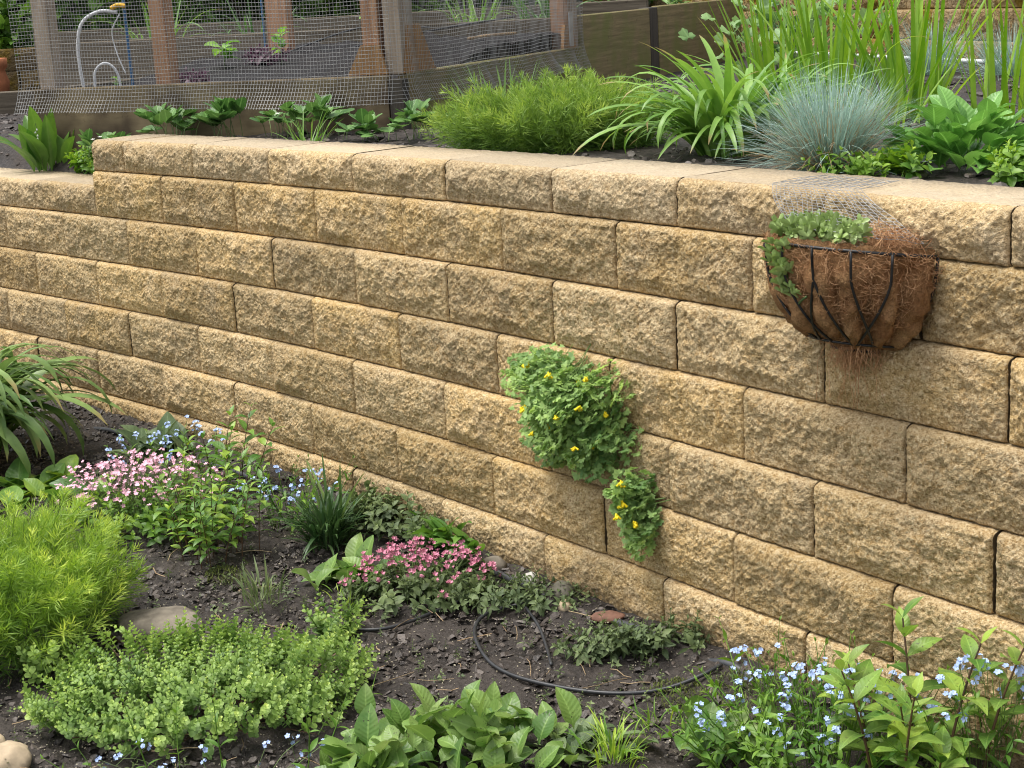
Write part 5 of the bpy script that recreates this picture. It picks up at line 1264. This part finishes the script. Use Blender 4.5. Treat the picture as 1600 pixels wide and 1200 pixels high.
for kc in range(2):
    for i in range(-4, 4):
        p = dl * (i + .5 * kc) * WB; o = put('block', random.choice(BLK), None, lw, M=Matrix.Translation((p[0], p[1], .03 + .15 * kc)) @ Matrix.Rotation(tl_, 4, 'Z')); o.material_slots[0].link = 'OBJECT'; o.material_slots[0].material = M['stone_dark']
sl_ = thing('garden_sleeper', 'old timber sleeper edging at the far left beside the raised bed', 'timber', (-5.85, .6, -.05))
board('timber', sl_, np.array([-6.3, -.25]), np.array([-5.55, 1.05]), -.10, .155, .10, M['board_grey'])
# terracotta pot
def lathe(prof, n=28):
    V = [(r_ * math.cos(2 * math.pi * i / n), r_ * math.sin(2 * math.pi * i / n), z) for r_, z in prof for i in range(n)]
    return Tpl(V, [np.array([(j * n + i, j * n + (i + 1) % n, (j + 1) * n + (i + 1) % n, (j + 1) * n + i) for j in range(len(prof) - 1) for i in range(n)])])
pt = thing('terracotta_pot', 'orange terracotta strawberry pot cut by the left edge', 'pot', (-7.48, 1.13, .03))
t_ = lathe([(0.0, .0), (.085, .0), (.11, .05), (.12, .12), (.105, .17), (.10, .19), (.118, .21), (.12, .26), (.108, .262), (.10, .24), (0.0, .23)]); put('pot_body', mesh_from('pot_body', t_.v, t_.f), M['terracotta'], pt)
t_ = lathe([(.02, 0), (.032, .012), (.036, .03), (.030, .03), (.02, .01)], 14); put('side_pocket', mesh_from('side_pocket', t_.v, t_.f), M['terracotta'], pt, M=Matrix.Translation((.10, -.03, .12)) @ Matrix.Rotation(.5, 4, 'Y'))
# shrubs behind everything
SHL = [leaf(.5, 'ovate', 3, .25, b, seed=3) for b in (.3, .9)]
def shrub(label, x, y, z, rx, ry, h, n, ll, seed, mat='shrub'):
    r = np.random.default_rng(seed); root = thing('shrub', label, 'shrub', (x, y, z), 'shrubs behind the raised beds'); a = Acc(); st = Acc()
    cl = []
    for _ in range(26):
        t, q, k = r.uniform(0, 6.28), math.sqrt(r.uniform(0, 1)), r.uniform(.12, .95); e = np.array([x + math.cos(t) * q * rx * math.sqrt(1 - (k - .4) ** 2), y + math.sin(t) * q * ry, z + h * k]); cl.append(e)
        b = np.array([x + r.normal(0, .06), y + r.normal(0, .06), z - .02]); st.tpl(tube(spline([b, (b + e) / 2 + np.array([0, 0, .1 * h]), e], 6), np.linspace(.012, .003, 6), 5, False))
    cl = np.array(cl); m = n // len(cl)
    for c in cl:
        o = r.normal(0, 1, (m, 3)); o *= (r.uniform(0, 1, m) ** .4 / (np.linalg.norm(o, axis=1) + 1e-6))[:, None]; loc = c + o * np.array([rx, ry, h]) * .26; loc[:, 2] = np.maximum(loc[:, 2], z + .02)
        w = r.uniform(size=m) < .5
        for q, ww in ((0, w), (1, ~w)):
            k = ww.sum(); a.many(SHL[q], frames(r.uniform(0, 6.28, k), r.uniform(.3, 1.5, k), r.normal(0, .5, k)), loc[ww], r.uniform(ll * .7, ll * 1.3, k)[:, None], np.clip(r.normal(.35, .25, k), 0, 1))
    put('foliage', a.mesh('foliage', root.location), M[mat], root, kind='stuff'); put('branches', st.mesh('branches', root.location), M['bark'], root, kind='stuff')
shrub('dense green shrub at far left above the dark stone wall', -9.4, 2.2, .05, .8, .8, 1.5, 7500, .115, 251)
shrub('green shrub behind the left posts of the wire cage', -9.0, 3.8, .05, 1.0, .9, 1.6, 7500, .115, 252)
shrub('leafy shrub behind the middle post of the wire cage', -8.4, 5.3, .05, 1.0, .9, 1.5, 7500, .115, 253)
shrub('dark shrub behind the flared corner post', -7.4, 6.4, .05, 1.0, .9, 1.4, 7500, .115, 254)
shrub('shrub behind the far end of the olive boards', -6.0, 7.0, .05, 1.0, .9, 1.3, 7500, .115, 255)
shrub('tall hedge shrub far behind the left posts', -11.2, 3.6, .05, 1.6, 1.4, 2.3, 9000, .16, 256)
shrub('tall hedge shrub far behind the middle of the cage', -10.2, 6.2, .05, 1.6, 1.4, 2.3, 9000, .16, 257)
shrub('tall hedge shrub far behind the corner post', -8.6, 8.2, .05, 1.6, 1.4, 2.2, 9000, .16, 258)
# tiny weeds and leaf litter over the lower soil
r = np.random.default_rng(301); a = Acc(); X = r.uniform(-1.6, 1.1, 900); Y = -0.13 - 1.5 * r.uniform(0, 1, 900) ** 1.7; k_ = fw(X, Y); X, Y = X[k_], Y[k_]; n = len(X)
D = frames(r.uniform(0, 6.28, n), np.abs(r.normal(0, .5, n)))
ix = r.integers(0, 5, n)
for q in range(5):
    w_ = ix == q; a.many(WEED[q], D[w_], np.stack([X, Y, zg(X, Y)], 1)[w_], r.uniform(.18, .62, n)[w_][:, None], r.uniform(0, .5, n)[w_])
tag(put('tiny_weeds', a.mesh('tiny_weeds'), M['weed'], kind='stuff'), 'tiny weed seedlings dotted over the dark soil of the lower bed', 'weeds')
